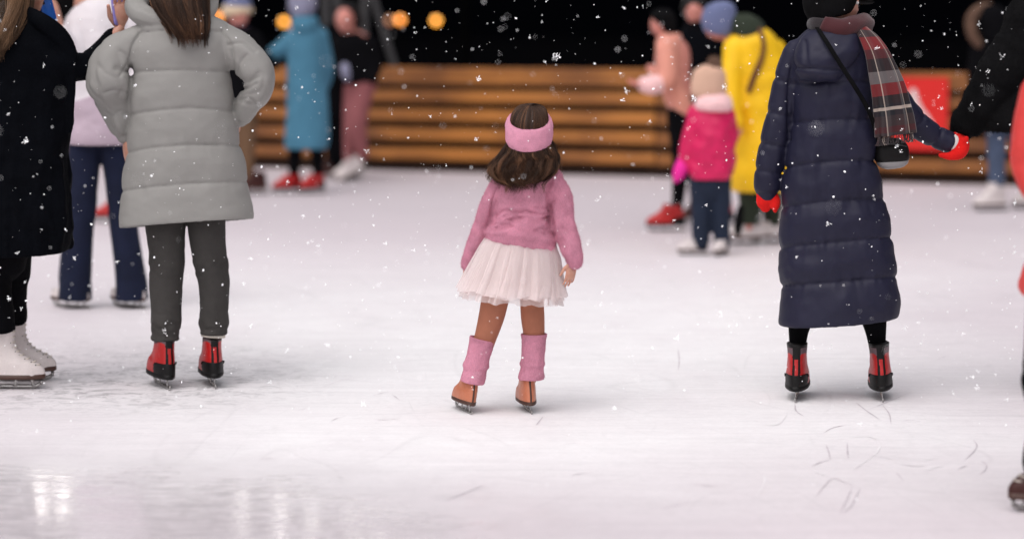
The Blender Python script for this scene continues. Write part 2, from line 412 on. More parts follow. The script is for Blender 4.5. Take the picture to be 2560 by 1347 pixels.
def skate(P, foot, yaw, kind, size=.29, lean=0, height=.30, tip=0, z0=0.0, detail=True, off=None):
    """foot: photo position of the middle of the blade on the ice"""
    g = ground(*foot) if not isinstance(foot, np.ndarray) else foot
    k = size / .29
    M = np.array(Matrix.Rotation(R(yaw), 3, 'Z') @ Matrix.Rotation(R(lean), 3, 'X') @ Matrix.Rotation(R(tip), 3, 'Y'))
    if off is None and not detail and not isinstance(foot, np.ndarray): off = 0
    if off is not None:                     # stand the boot under its leg
        y = P.d + off - (M @ np.array([-.03 * k, 0, .2 * k]))[1]; g = np.array([W(foot[0], foot[1], y)[0], y, 0.0])
    T = lambda sh: (np.asarray(sh[0]) @ M.T + g + np.array([0, 0, z0]), sh[1])
    mm = MATS
    G = boot_grid(k, height, wide=0 if detail else .018); V, F = capped(G)
    V = V + vnormals(V, F) * (.0012 * fbm(V / k * 30))[:, None]
    c = np.array([V[f].mean(0) for f in F]) / k
    if kind == 'red':
        fm = np.zeros(len(F), int)
        ay = np.abs(c[:, 1])
        fm[(c[:, 2] > .205 - .9 * np.clip(.042 - ay, 0, .04) - .35 * np.clip(c[:, 0] + .06, -.03, .04)) & (c[:, 0] < .01) & (c[:, 2] > .135)] = 1
        fm[(c[:, 2] > .205)] = 1
        w = np.abs(c[:, 1] + .002)
        fm[(c[:, 0] < -.055) & (w > .007) & (w < .0165) & (c[:, 2] > .11)] = 2
        fm[(c[:, 0] < -.055) & (w < .0165) & (c[:, 2] > .176)] = 2
        fm[c[:, 2] > .222] = 2
        ml = [mm['red_boot'], mm['grey_boot'], mm['black_rubber']]
    else:
        fm = np.zeros(len(F), int); ml = [mm[{'white': 'white_leather', 'tan': 'tan_boot', 'brown': 'brown_boot'}[kind]]]
    b = P.part('skate', T((V, F)), None, mats=ml, fmat=fm)
    # sole and heel
    so = mm['black_rubber'] if kind == 'red' else mm['sole_brown']
    sg = boot_grid(k, .30, grow=.003 if kind == 'red' else .001, zr=(.046, .066))
    sg = np.concatenate([sg * [1, 1, .3] + [0, 0, .030 * k], sg[-1:]])
    P.part('sole', T(capped(sg)), so, b)
    if kind != 'red':
        hl = boot_grid(k, .30, m=60, grow=.0022, zr=(.046, .068)); hl[..., 0] = np.minimum(hl[..., 0], (-.045 - .8 * (hl[..., 2] / k - .046)) * k)
        xm = hl[..., 0].max(1, keepdims=True); ym = np.where(hl[..., 0] < xm - 1e-6, np.abs(hl[..., 1]), 0).max(1, keepdims=True); hl[..., 1] = np.clip(hl[..., 1], -ym, ym)
        if detail:
            rows_ = [r_ for r_ in G if r_[0, 2] > .064 * k]; rows_ = rows_[::max(1, len(rows_) // 10)]
            P.part('back_seam', T(round_tube([(r_[:, 0].min() - .0004, 0, r_[0, 2], .0052 * k) for r_ in rows_], 24, 10, flat=.45, up=(1, 0, 0))), mm['sole_brown'] if kind != 'white' else mm['white_leather'], b)
        P.part('heel', T(capped(hl)), mm['sole_brown'], b)
    if kind == 'red':
        hc = boot_grid(k, .30, m=60, grow=.0030, zr=(.046, .113))
        hc[..., 0] = np.minimum(hc[..., 0], (-.012 - .035 * np.clip((hc[..., 2] / k - .082) / .03, 0, 1)) * k + .03 * k * np.clip((.075 * k - hc[..., 2]) / (.03 * k), 0, 1))
        for r_ in hc:
            i_ = np.argmax(r_[:, 0] > r_[:, 0].max() - 1e-6); back = r_[:, 0] < -.03 * k
            ym = np.abs(r_[back, 1]).max(); r_[:, 1] = np.clip(r_[:, 1], -ym, ym)
        P.part('heel_cup', T(capped(hc)), mm['black_rubber'], b)
    # blade: runner with curved ends and stanchions, cut as a thin plate
    xs = np.linspace(-.135, .165, 40); up = .012 * np.clip((xs - .12) / .045, 0, 1) ** 2 * 2 + .006 * np.clip((-.115 - xs) / .02, 0, 1) ** 2
    th = .0022; top = .016 + up * .9; bt = up
    if kind in ('white', 'brown'): top = top + .004
    Vr = []; Fr = []
    for i, x in enumerate(xs): Vr += [(x, -th, bt[i]), (x, th, bt[i]), (x, th, top[i]), (x, -th, top[i])]
    Fr = grid_faces(len(xs), 4) + [[0, 1, 2, 3], [4 * len(xs) - 1, 4 * len(xs) - 2, 4 * len(xs) - 3, 4 * len(xs) - 4]]
    S = [(np.array(Vr) * k, Fr)]
    def st(x0, x1, w0=.006, w1=.010, zt=.047):
        V = []
        for z, x, w in ((.012, x0, w0 * 1.5), (.02, x0 * .9 + x1 * .1, w0), (.036, x0 * .3 + x1 * .7, w0), (zt, x1, w1)):
            V += [(x - w, -th * 1.1, z), (x - w, th * 1.1, z), (x + w, th * 1.1, z), (x + w, -th * 1.1, z)]
        return np.array(V) * k, grid_faces(4, 4) + [[3, 2, 1, 0], [12, 13, 14, 15]]
    S += [st(-.085, -.08), st(.045, .05), st(.125, .115)]
    S += [box(np.array([-.075, 0, .0475]) * k, .075 * k, .034 * k, .003 * k), box(np.array([.085, 0, .0475]) * k, .11 * k, .046 * k, .003 * k)]
    if kind in ('white', 'tan', 'brown'):
        S += [st(-.02, -.05, .005, .012)]
        S += [box(np.array([.158, 0, .03]) * k, .012 * k, .0052 * k, .022 * k)]
    P.part('blade', T(join(S)), mm['steel'], b)
    if detail:
        S = []; Gh = []
        for z in (.105, .118, .131, .146, .162, .18, .2, .222, .244, .268, .288):
            if z > height - .01: break
            row = G[np.argmin(np.abs(G[:, 0, 2] / k - z))]; xf = row[:, 0].max(); slope = .012 if z > .15 else .006
            pts = [(xf - .010 * k, -.022 * k, z * k), (xf + .001 * k, -.012 * k, z * k + .001), (xf + .0028 * k, 0, z * k + .003 * k), (xf + .001 * k, .012 * k, z * k + .001), (xf - .010 * k, .022 * k, z * k)]
            S.append(round_tube([(*p, .0026 * k) for p in pts], 12, 6))
            for s in (-1, 1): Gh.append(ellipsoid(np.array([xf - .012 * k, .0232 * s * k, z * k]), .0035 * k, .003 * k, .0035 * k, None, 8, 6))
        P.part('lace', T(join(S)), mm['black_lace'] if kind == 'red' else mm['cream_lace'], b)
        P.part('lace_hook', T(join(Gh)), mm['dark_steel'], b)
    return g, M

def ankle_world(gM, k=1.0, z=.2, x=-.03):
    g, M = gM; return g + M @ (np.array([x, 0, z]) * k)

# ------------------------------------------------------------------ materials used on people
MATS = {}
MATS['red_boot'] = fabric('red_boot_shell', s2l((176, 26, 26)), rough=.42, scale=90, bump=.15, var=.12, sheen=0, spec=.5)
MATS['grey_boot'] = fabric('grey_boot_cuff', s2l((100, 82, 86)), rough=.7, scale=400, bump=.3, var=.12, sheen=.1)
MATS['black_rubber'] = plain('black_rubber', (.006, .0056, .0056), rough=.5, noise=.3, spec=.22)
MATS['white_leather'] = fabric('white_leather', (.66, .60, .58), rough=.45, scale=140, bump=.12, var=.07, sheen=0, spec=.5)
MATS['tan_boot'] = fabric('tan_leather', s2l((190, 117, 88)), rough=.36, scale=160, bump=.12, var=.08, sheen=.05, spec=.4)
MATS['brown_boot'] = fabric('dark_brown_leather', s2l((62, 30, 26)), rough=.5, scale=160, bump=.12, var=.1, sheen=0)
MATS['sole_brown'] = plain('brown_sole', s2l((70, 44, 34)), rough=.5, noise=.2)
MATS['steel'] = plain('worn_steel', (.42, .41, .40), rough=.28, metal=1, noise=.3, nscale=90)
MATS['dark_steel'] = plain('dark_steel', (.06, .06, .06), rough=.35, metal=.7)
MATS['black_lace'] = plain('black_lace', (.012, .012, .012), rough=.8)
MATS['cream_lace'] = plain('cream_lace', (.6, .55, .48), rough=.8)
skin = skin_mat('skin', (.62, .34, .25)); skin_cold = skin_mat('cold_skin', (.62, .27, .22))
tights = fabric('tan_tights', s2l((164, 104, 80)), rough=.62, scale=600, bump=.25, var=.12, vscale=14, sheen=.3, fold=.6)
eye_dark = plain('eye_dark', (.02, .015, .012), rough=.2)
black_cloth = fabric('black_cloth', (.0036, .0036, .0046), rough=.85, scale=300, bump=.3, var=.3, sheen=0, spec=.05, fold=1.5, dist=.004)
black_coat = fabric('black_quilted_cloth', (.0022, .0028, .0044), rough=.75, scale=160, bump=.3, var=.3, sheen=0, spec=.04, fold=2, dist=.006)
black_knit = fabric('black_knit', (.006, .006, .0065), rough=.95, scale=330, bump=.5, var=.3, sheen=0, spec=.06)
grey_shell = fabric('grey_shell_fabric', s2l((144, 143, 139)), rough=.62, scale=420, bump=.12, var=.05, vscale=4, sheen=.15, fold=1.4, dist=.004)
grey_denim = fabric('grey_denim', s2l((62, 60, 58)), rough=.9, scale=520, bump=.35, var=.16, vscale=9, sheen=.1, fold=1.2, dist=.003)
navy_denim = fabric('navy_denim', s2l((18, 25, 48)), rough=.9, scale=500, bump=.3, var=.25, sheen=.05)
blue_denim = fabric('blue_denim', s2l((72, 84, 106)), rough=.9, scale=500, bump=.3, var=.2, sheen=.1)
pink_knit = fabric('pink_mohair', s2l((202, 138, 158)), rough=1, scale=330, bump=.8, var=.16, vscale=16, sheen=.35, stretch=(1, 1, .35), dist=.003)
band_knit = fabric('pale_pink_mohair', s2l((216, 150, 172)), rough=1, scale=300, bump=.8, var=.12, vscale=20, sheen=.6, dist=.003)
navy_shell = fabric('navy_shell_fabric', s2l((29, 29, 50)), rough=.55, scale=420, bump=.1, var=.1, vscale=5, sheen=.06, spec=.3, fold=2.2, dist=.005)
red_knit = fabric('red_wool', s2l((226, 28, 24)), rough=.95, scale=300, bump=.6, var=.14, sheen=.5)
white_knit = fabric('white_wool', (.72, .68, .66), rough=.95, scale=300, bump=.6, var=.1, sheen=.4)
hair_brown = hair_mat('dark_brown_hair', (.012, .0062, .004), (.066, .033, .019), (.25, .12, .062))
hair_blond = hair_mat('dark_blond_hair', (.03, .017, .009), (.17, .095, .05), (.36, .215, .12))
hair_black = hair_mat('black_hair', (.004, .003, .003), (.012, .010, .009), (.03, .022, .018))

def quilt(px, py, seams, d, groove=.010, w=.006, puff=.014, pw=.055, pucker=.004, seed=0):
    """depth of a quilted shell: sharp stitched grooves with soft bulges between and puckers beside"""
    best = np.full(px.shape, 9.0)
    for sm in seams:
        sm = np.array(sm, float); ys = np.interp(px, sm[:, 0], sm[:, 1]); best = np.minimum(best, np.abs(py - ys) * d / FP)
    k = d / FP
    pk = fbm(np.stack([px * k * 34 + seed, py * k * 7, np.zeros_like(px)], -1), 2) * pucker * np.exp(-best / .035)
    big = fbm(np.stack([px * k * 7 + seed, py * k * 9, np.ones_like(px) * seed], -1), 3) * pucker * 1.1
    return -groove * np.exp(-(best / w) ** 1.3) + puff * (1 - np.exp(-(best / pw) ** 1.4)) - puff * .6 + pk + big

def arm_folds(amp, seed, freq=9, elbow=.5, ew=.18):
    def f(S, T):
        a = fbm(np.stack([S * freq + .8 * np.sin(T + seed), np.cos(T) * .8 + seed, np.sin(T) * .8], -1), 2)
        crease = -((1 - np.abs(a)) ** 7); soft = fbm(np.stack([S * freq * .5, np.cos(T) + seed * 2, np.sin(T)], -1), 2)
        e = .40 + 1.0 * np.exp(-((S - elbow) / ew) ** 2)
        return amp * (crease * .55 + .2) * e + amp * .75 * soft
    return f

def leg_folds(amp, seed, freq=8, marks=((.45, .12), (.95, .12))):
    def f(S, T):
        a = fbm(np.stack([S * freq + .5 * np.sin(T + seed), np.cos(T) * .7 + seed, np.sin(T) * .7], -1), 2); r = .3 - (1 - np.abs(a)) ** 5 + .4 * fbm(np.stack([S * 5, np.cos(T) + seed, np.sin(T)], -1), 2)
        e = .25
        for c, w in marks: e = e + 1.2 * np.exp(-((S - c) / w) ** 2)
        return amp * r * e
    return f

def body(P, head, spine, arms, legs, voxel=.009, face=True, hands=(), skin_m=None, hair_cap=None, extra=()):
    """one continuous body under the clothes. head=(x,y,off,half height px,yaw deg,pitch)"""
    hx, hy, ho, hr, yaw, pitch = head
    c = W(hx, hy, P.d + ho); r = hr * P.d / FP
    S, M = head_shapes(c, r, R(yaw), R(pitch), face=face)
    neck = P.pt(*spine[0][:3])
    S.append(round_tube([(*(c + M @ np.array([-.15, 0, -.45]) * r), .48 * r), (*neck[:3], .50 * r)], 10, 16))
    sp = [list(q) for q in spine]; sp[-1][1] -= sp[-1][3] * .75; sp[-1][3] *= .75
    S.append(P.tube([(x, y, o, w * .94) for x, y, o, w in sp], 26, 24, flat=.68))
    for a in arms: S.append(P.tube([(*q[:3], q[3] * (.82 if i < len(a) - 1 else .95)) for i, q in enumerate(a)], 24, 16))
    for l in legs:
        l = [list(q) for q in l]; l[0][3] *= .8; e = [l[-2][k] + .84 * (l[-1][k] - l[-2][k]) for k in range(4)]; l[-1] = e
        S.append(P.tube([(*q[:3], q[3] * .82) for q in l], 30, 18))
    for e in extra: S.append(e)
    V, F = union(S, voxel, 3)
    for h in hands:                           # fingers keep their own fine surface, rooted in the wrist
        V, F = join([(V, F), union(h, .0023, 2)])
    o = P.part('body', (V, F), skin_m or skin)
    if face:
        for sd in (1, -1): P.part('eye', ellipsoid(c + M @ (np.array([.73, .25 * sd, .02]) * r), .075 * r, .10 * r, .06 * r, M, 12, 8), eye_dark, o)
    return c, r, M, o
# ================================================================== THE GIRL IN PINK
def build_girl():
    P = Person(1240, 1030, 'little girl in pink mohair jumper, white tulle skirt and pink headband, seen from behind')
    d = P.d
    hd = hand_shapes(P.pt(1432, 652, -.05)[:3], (-.16, .0, -1), (-.55, .83, 0), .118, .45, 1)
    hl = hand_shapes(P.pt(1172, 662, .085)[:3], (-.28, .05, -1), (.8, .5, 0), .105, .6, 1)
    body(P, (1322, 334, -.006, 54, 92, 14), [(1318, 400, -.005, 30), (1312, 445, 0, 64), (1306, 500, 0, 66), (1303, 570, 0, 70), (1302, 640, 0, 76), (1302, 690, 0, 72)],
         [[(1378, 455, 0, 22), (1403, 500, 0, 22), (1412, 560, -.01, 19), (1432, 652, -.05, 12)], [(1252, 460, 0, 22), (1228, 510, 0, 21), (1208, 560, .03, 18), (1172, 662, .085, 11)]],
         [[(1262, 670, 0, 40), (1240, 740, 0, 33), (1228, 795, 0, 28), (1211, 850, 0, 23), (1193, 900, 0, 24), (1178, 960, 0, 17)], [(1340, 670, 0, 40), (1331, 740, 0, 28), (1332, 795, 0, 27), (1334, 840, 0, 23), (1332, 890, 0, 24), (1326, 960, 0, 17)]],
         voxel=.0042, hands=[hd, hl])
    # tights
    P.part('tights', union([P.tube([(1262, 668, 0, 44), (1241, 735, 0, 36), (1229, 790, 0, 33), (1212, 848, 0, 28), (1195, 900, 0, 25), (1184, 938, 0, 19)], 40, 24),
                            P.tube([(1338, 668, 0, 44), (1330, 740, 0, 31), (1332, 795, 0, 30), (1335, 840, 0, 27), (1333, 890, 0, 25), (1328, 938, 0, 19)], 40, 24)], .005, 2), tights)
    # jumper
    def tor(S, T, px, py):
        k = d / FP
        rib = .0016 * np.sin(T * 75) * np.clip((py - 575) / 12, 0, 1)
        w = fbm(np.stack([px * k * 6, py * k * 36 + px * k * 5, T], -1), 3)
        fold = .020 * (.3 - (1 - np.abs(w)) ** 4) * np.exp(-((py - 545) / 34) ** 2) + .004 * w * np.exp(-((py - 480) / 40) ** 2)
        roll = .006 * np.exp(-((py - 590 - (px - 1300) * .12) / 9) ** 2)
        arm = -.014 * np.exp(-((px - (1378 - .0 * py)) / 7) ** 2) * (py > 455) * (py < 560) - .010 * np.exp(-((px - 1232) / 7) ** 2) * (py > 460) * (py < 560)
        return fold + rib + roll + arm
    tors = P.rings([(1276, 408, 1366, 408, .050, -.005), (1254, 424, 1392, 421, .062), (1236, 446, 1406, 440, .074), (1231, 485, 1393, 485, .084), (1227, 530, 1381, 535, .086), (1222, 562, 1382, 568, .088),
                    (1215, 585, 1387, 603, .093), (1214, 597, 1391, 626, .093), (1219, 602, 1387, 632, .084)], m=150, n=150, disp=tor)
    sR = P.tube([(1378, 452, 0, 27), (1400, 490, 0, 31), (1406, 550, -.01, 31), (1424, 605, -.03, 26), (1433, 640, -.05, 24), (1435, 654, -.05, 22)], 90, 40, disp=arm_folds(.007, 3, 8, .6, .25))
    sL = P.tube([(1256, 455, 0, 27), (1230, 500, .0, 26), (1209, 555, .03, 24), (1190, 610, .05, 22), (1175, 648, .07, 20), (1170, 660, .075, 18)], 90, 40, disp=arm_folds(.006, 8, 8, .6, .25))
    V, F = union([tors, sR, sL], .0042, 2)
    V = seam_line(P, V, F, [[(1384, 452), (1372, 480), (1374, 520), (1380, 560)], [(1248, 455), (1236, 482), (1229, 520), (1226, 555)]], .010, .008)
    P.part('jumper', join([(V, F), fuzz(V, F, 60000, .0075, .00035, .25, 2)]), pink_knit, recalc=False)
    # tulle skirt, four sheets of net
    for i, (dy, sp, ph, amp) in enumerate(((-12, 0, 0, .011), (-8, -5, 2.1, .013), (-16, 3, 4.0, .010), (6, -12, 1.0, .014))):
        def pl(S, T, px, py, ph=ph, amp=amp, i=i):
            q = T * 11 + ph + 2.2 * np.sin(T * 3 + ph) + .9 * np.sin(T * 5 + i)
            return (S ** .8) * amp * (np.sin(q) + .4 * np.sin(q * 2.3 + 1)) + .004 * S * fbm(np.stack([T * 5, S * 3, T * 0 + i], -1))
        G = ring_grid(d, [(1228 - sp, 578, 1380 + sp, 600, .080), (1204 - sp, 612, 1395 + sp, 636, .098), (1182 - sp, 655, 1402 + sp, 682, .125), (1163 - sp, 700 + dy * .5, 1407 + sp, 724 + dy * .5, .145), (1147 - sp, 736 + dy, 1409 + sp, 754 + dy, .160)], m=60, n=320, disp=pl)
        n = G.shape[1]; th = np.linspace(0, 2 * PI, n, endpoint=False)
        wv = .006 * fbm(np.stack([np.cos(th) * 7 + i * 3, np.sin(th) * 7, th * 0], -1))
        G[..., 2] += (np.linspace(0, 1, 60) ** 2)[:, None] * wv
        if i == 0:
            first = P.part('skirt', (G.reshape(-1, 3), grid_faces(60, n)), tulle)
        else: P.part('tulle_layer', (G.reshape(-1, 3), grid_faces(60, n)), tulle, first)
    # hair
    G = ring_grid(d, [(1322, 262, 1330, 262, .004, .01, .3), (1310, 264, 1342, 263, .020, .008, .3), (1292, 270, 1360, 269, .045, 0, .3), (1278, 290, 1369, 287, .072, 0, .3), (1276, 322, 1371, 318, .080, 0, .3), (1273, 350, 1373, 346, .080, 0, .3), (1262, 378, 1382, 372, .078, -.004, .25), (1246, 402, 1385, 396, .072, -.012), (1237, 422, 1383, 416, .064, -.025), (1240, 440, 1372, 434, .053, -.036), (1256, 454, 1350, 449, .040, -.05), (1284, 464, 1326, 460, .02, -.058)], m=70, n=64)
    top = strands(G, 1500, .0008, 5, (0, .05), (.34, .44), .0015, .0010, clumps=420, pinch=.1)
    wisp = strands(G, 420, .0005, 9, (.45, .60), (.75, 1.08), .020, .020, curl=.045, spread=.035, wl=6, clumps=140, pinch=.2)
    lock = strands(G, 3200, .0008, 31, (.42, .56), (.84, 1.12), .024, .016, curl=.034, spread=.026, wl=6.5, clumps=80, pinch=.85)
    hair_part(P, 'hair', G, 3600, .0009, hair_brown, base=.2, seed=4, s0=(.38, .50), s1=(.86, 1.06), wave=.016, lift=.010, curl=.018, spread=.014, wl=6, clumps=130, extra=[top, wisp, lock])
    V, F = P.rings([(1277, 300, 1368, 298, .080, 0, .45), (1268, 302, 1377, 299, .088, 0, .45), (1264, 310, 1381, 307, .093, 0, .45), (1263, 330, 1382, 326, .095, 0, .45), (1264, 346, 1382, 341, .093, 0, .45), (1268, 354, 1379, 349, .089, 0, .45), (1276, 354, 1370, 349, .08, 0, .45)], m=60, n=110,
                   disp=lambda S, T, px, py: .0015 * fbm(np.stack([T * 6, S * 5, S * 0], -1)))
    P.part('headband', join([(V, F), fuzz(V, F, 9000, .0065, .00035, .1, 3)]), band_knit, recalc=False)
    # leg warmers
    for rr, sd in (([(1180, 846, 1230, 857, .040), (1176, 839, 1236, 853, .048), (1173, 855, 1234, 868, .048), (1164, 895, 1223, 902, .047), (1157, 911, 1222, 918, .050), (1158, 921, 1217, 926, .050), (1152, 946, 1211, 956, .060), (1153, 950, 1208, 960, .058), (1160, 945, 1200, 954, .036)], 5),
                   ([(1310, 840, 1360, 840, .040), (1304, 834, 1367, 834, .049), (1304, 850, 1365, 850, .049), (1303, 895, 1361, 895, .047), (1300, 909, 1361, 911, .050), (1301, 919, 1359, 920, .050), (1295, 940, 1360, 941, .060), (1296, 946, 1357, 947, .058), (1306, 940, 1348, 940, .036)], 6)):
        V, F = P.rings(rr, m=80, n=70, disp=lambda S, T, px, py: .0013 * np.sin(T * 30) * (.45 + np.exp(-((S - .12) / .1) ** 2)) + .0016 * fbm(np.stack([np.cos(T) * 2, S * 12, np.sin(T) * 2 + sd], -1)))
        P.part('leg_warmer', join([(V, F), fuzz(V, F, 14000, .0085, .00035, .25, sd)]), pink_knit, recalc=False)
    skate(P, (1160, 1024), 109, 'tan', .215, 9, .205, off=.012)
    skate(P, (1319, 1024), 100, 'tan', .215, -2, .205, off=.012)
    return P

# ================================================================== GREY PUFFER WOMAN
def build_grey():
    P = Person(465, 966, 'woman in long grey quilted coat and grey jeans, hands on hips, from behind')
    d = P.d
    hl = hand_shapes(P.pt(314, 338, .02)[:3], (.06, .05, -1), (.9, .4, 0), .175, .4, 1)
    hr_ = hand_shapes(P.pt(596, 298, .05)[:3], (-.5, .4, -.7), (-.3, .9, 0), .17, .6, 1)
    body(P, (455, -88, 0, 70, 98, 0), [(455, 0, 0, 34), (455, 60, 0, 80), (455, 160, 0, 88), (455, 300, 0, 84), (458, 440, 0, 92), (462, 500, 0, 84)],
         [[(340, 105, 0, 30), (290, 145, -.02, 30), (268, 185, -.06, 27), (290, 260, 0, 23), (314, 338, .02, 16)], [(565, 105, 0, 30), (610, 145, -.03, 30), (640, 195, -.06, 27), (622, 255, 0, 22), (596, 298, .05, 16)]],
         [[(415, 530, 0, 48), (415, 640, 0, 38), (415, 720, 0, 34), (413, 850, 0, 24)], [(515, 530, 0, 48), (522, 640, 0, 38), (535, 720, 0, 32), (532, 840, 0, 24)]], voxel=.006, hands=[hl, hr_])
    seams = [[(300, 70), (330, 84), (455, 74), (590, 84)], [(300, 182), (455, 176), (600, 181)], [(300, 290), (400, 276), (470, 270), (600, 278)], [(300, 384), (380, 370), (470, 363), (620, 364)], [(290, 480), (380, 468), (470, 460), (640, 453)]]
    def tor(S, T, px, py):
        q = quilt(px, py, seams, d, .010, .0045, .010, .05, .0038, 3)
        return q + .004 * fbm(np.stack([px * .012, py * .02, T], -1)) - .010 * np.exp(-((py - 562) / 4) ** 2) * 0
    tors = P.rings([(398, 34, 522, 36, .075), (356, 54, 566, 58, .105), (332, 84, 592, 86, .125), (326, 135, 586, 130, .14), (327, 185, 581, 185, .145), (325, 240, 583, 240, .148), (322, 300, 591, 300, .15), (316, 350, 600, 350, .155), (310, 400, 610, 400, .16), (304, 450, 621, 450, .165), (301, 510, 629, 503, .17), (301, 560, 633, 538, .175, 0, -.1), (303, 570, 632, 547, .173, 0, -.1),
                    (312, 566, 622, 544, .16, 0, -.1), (322, 535, 610, 522, .14), (340, 480, 590, 480, .1)], m=230, n=190, disp=tor)
    sL = P.tube([(352, 102, 0, 46), (302, 134, -.02, 50), (269, 176, -.05, 45), (273, 206, -.05, 52), (287, 256, -.01, 39), (302, 305, .02, 33), (311, 334, .03, 27), (312, 339, .03, 23)], 130, 70, disp=arm_folds(.014, 5, 7, .5, .3))
    sR = P.tube([(556, 100, 0, 46), (606, 138, -.03, 47), (643, 184, -.05, 43), (645, 212, -.05, 41), (625, 254, -.01, 36), (605, 286, .04, 30), (594, 299, .06, 24), (592, 302, .06, 21)], 130, 70, disp=arm_folds(.014, 9, 7, .55, .3))
    hood = P.tube([(352, -10, .08, 22), (340, 18, .02, 27), (368, 42, -.05, 26), (420, 50, -.075, 22), (480, 48, -.07, 20), (518, 26, -.02, 18), (528, -6, .06, 18)], 60, 30, disp=arm_folds(.008, 2, 5, .3, .3))
    V, F = union([tors, sL, sR, hood], .0052, 1)
    V = seam_line(P, V, F, [[(352, 80), (332, 112), (326, 150), (328, 195), (324, 240)], [(556, 78), (574, 106), (582, 145), (582, 190)]], .011, .006)
    V = seam_line(P, V, F, [[(572, 112), (610, 108), (640, 128)], [(592, 178), (604, 152), (616, 138)], [(600, 210), (622, 204), (648, 192)], [(596, 222), (616, 222), (640, 210)], [(300, 190), (312, 172), (322, 158)], [(262, 232), (288, 226), (316, 232)], [(640, 262), (618, 246), (598, 250)], [(282, 290), (302, 278), (318, 282)], [(300, 128), (318, 142), (326, 165)]], .007, .0075)
    P.part('coat', (V, F), grey_shell)
    jl = P.tube([(415, 520, 0, 54), (414, 560, 0, 51), (416, 610, 0, 47), (418, 650, 0, 43), (415, 710, 0, 42), (416, 780, -.015, 38), (417, 806, -.025, 39), (414, 836, -.025, 35), (413, 849, -.025, 36), (413, 851, -.025, 33)], 130, 48, open_end=True, disp=leg_folds(.007, 4, 12, ((.42, .06), (.85, .1))))
    jr = P.tube([(515, 515, 0, 52), (516, 560, 0, 48), (520, 610, 0, 45), (527, 655, 0, 43), (535, 700, 0, 40), (535, 780, .01, 36), (534, 806, .02, 38), (533, 822, .02, 34), (533, 834, .02, 34.5), (533, 836, .02, 32)], 130, 48, open_end=True, disp=leg_folds(.007, 7, 12, ((.45, .06), (.9, .1))))
    P.part('jeans', union([jl, jr], .0052, 1), grey_denim)
    P.part('sock', P.tube([(534, 826, .02, 30), (533, 841, .02, 31)], 6, 24, open_end=True), MATS['cream_lace'])
    G = ring_grid(d, [(440, -165, 478, -165, .03, .01), (405, -140, 512, -140, .08), (388, -90, 521, -90, .105), (384, -40, 518, -40, .105, -.005), (382, 0, 512, 0, .095, -.05), (400, 38, 514, 38, .080, -.085), (426, 70, 512, 72, .05, -.125), (446, 98, 508, 100, .03, -.14)], m=60, n=56)
    hair_part(P, 'hair', G, 4200, .0012, hair_brown, seed=14, s0=(.0, .45), s1=(.84, 1.08), base=.25, wave=.008, lift=.014, curl=.006, spread=.02, clumps=90)
    skate(P, (406, 965), 112, 'red', .285, 2, .215, off=-.025)
    skate(P, (530, 957), 104, 'red', .285, 0, .215, off=.02)
    return P

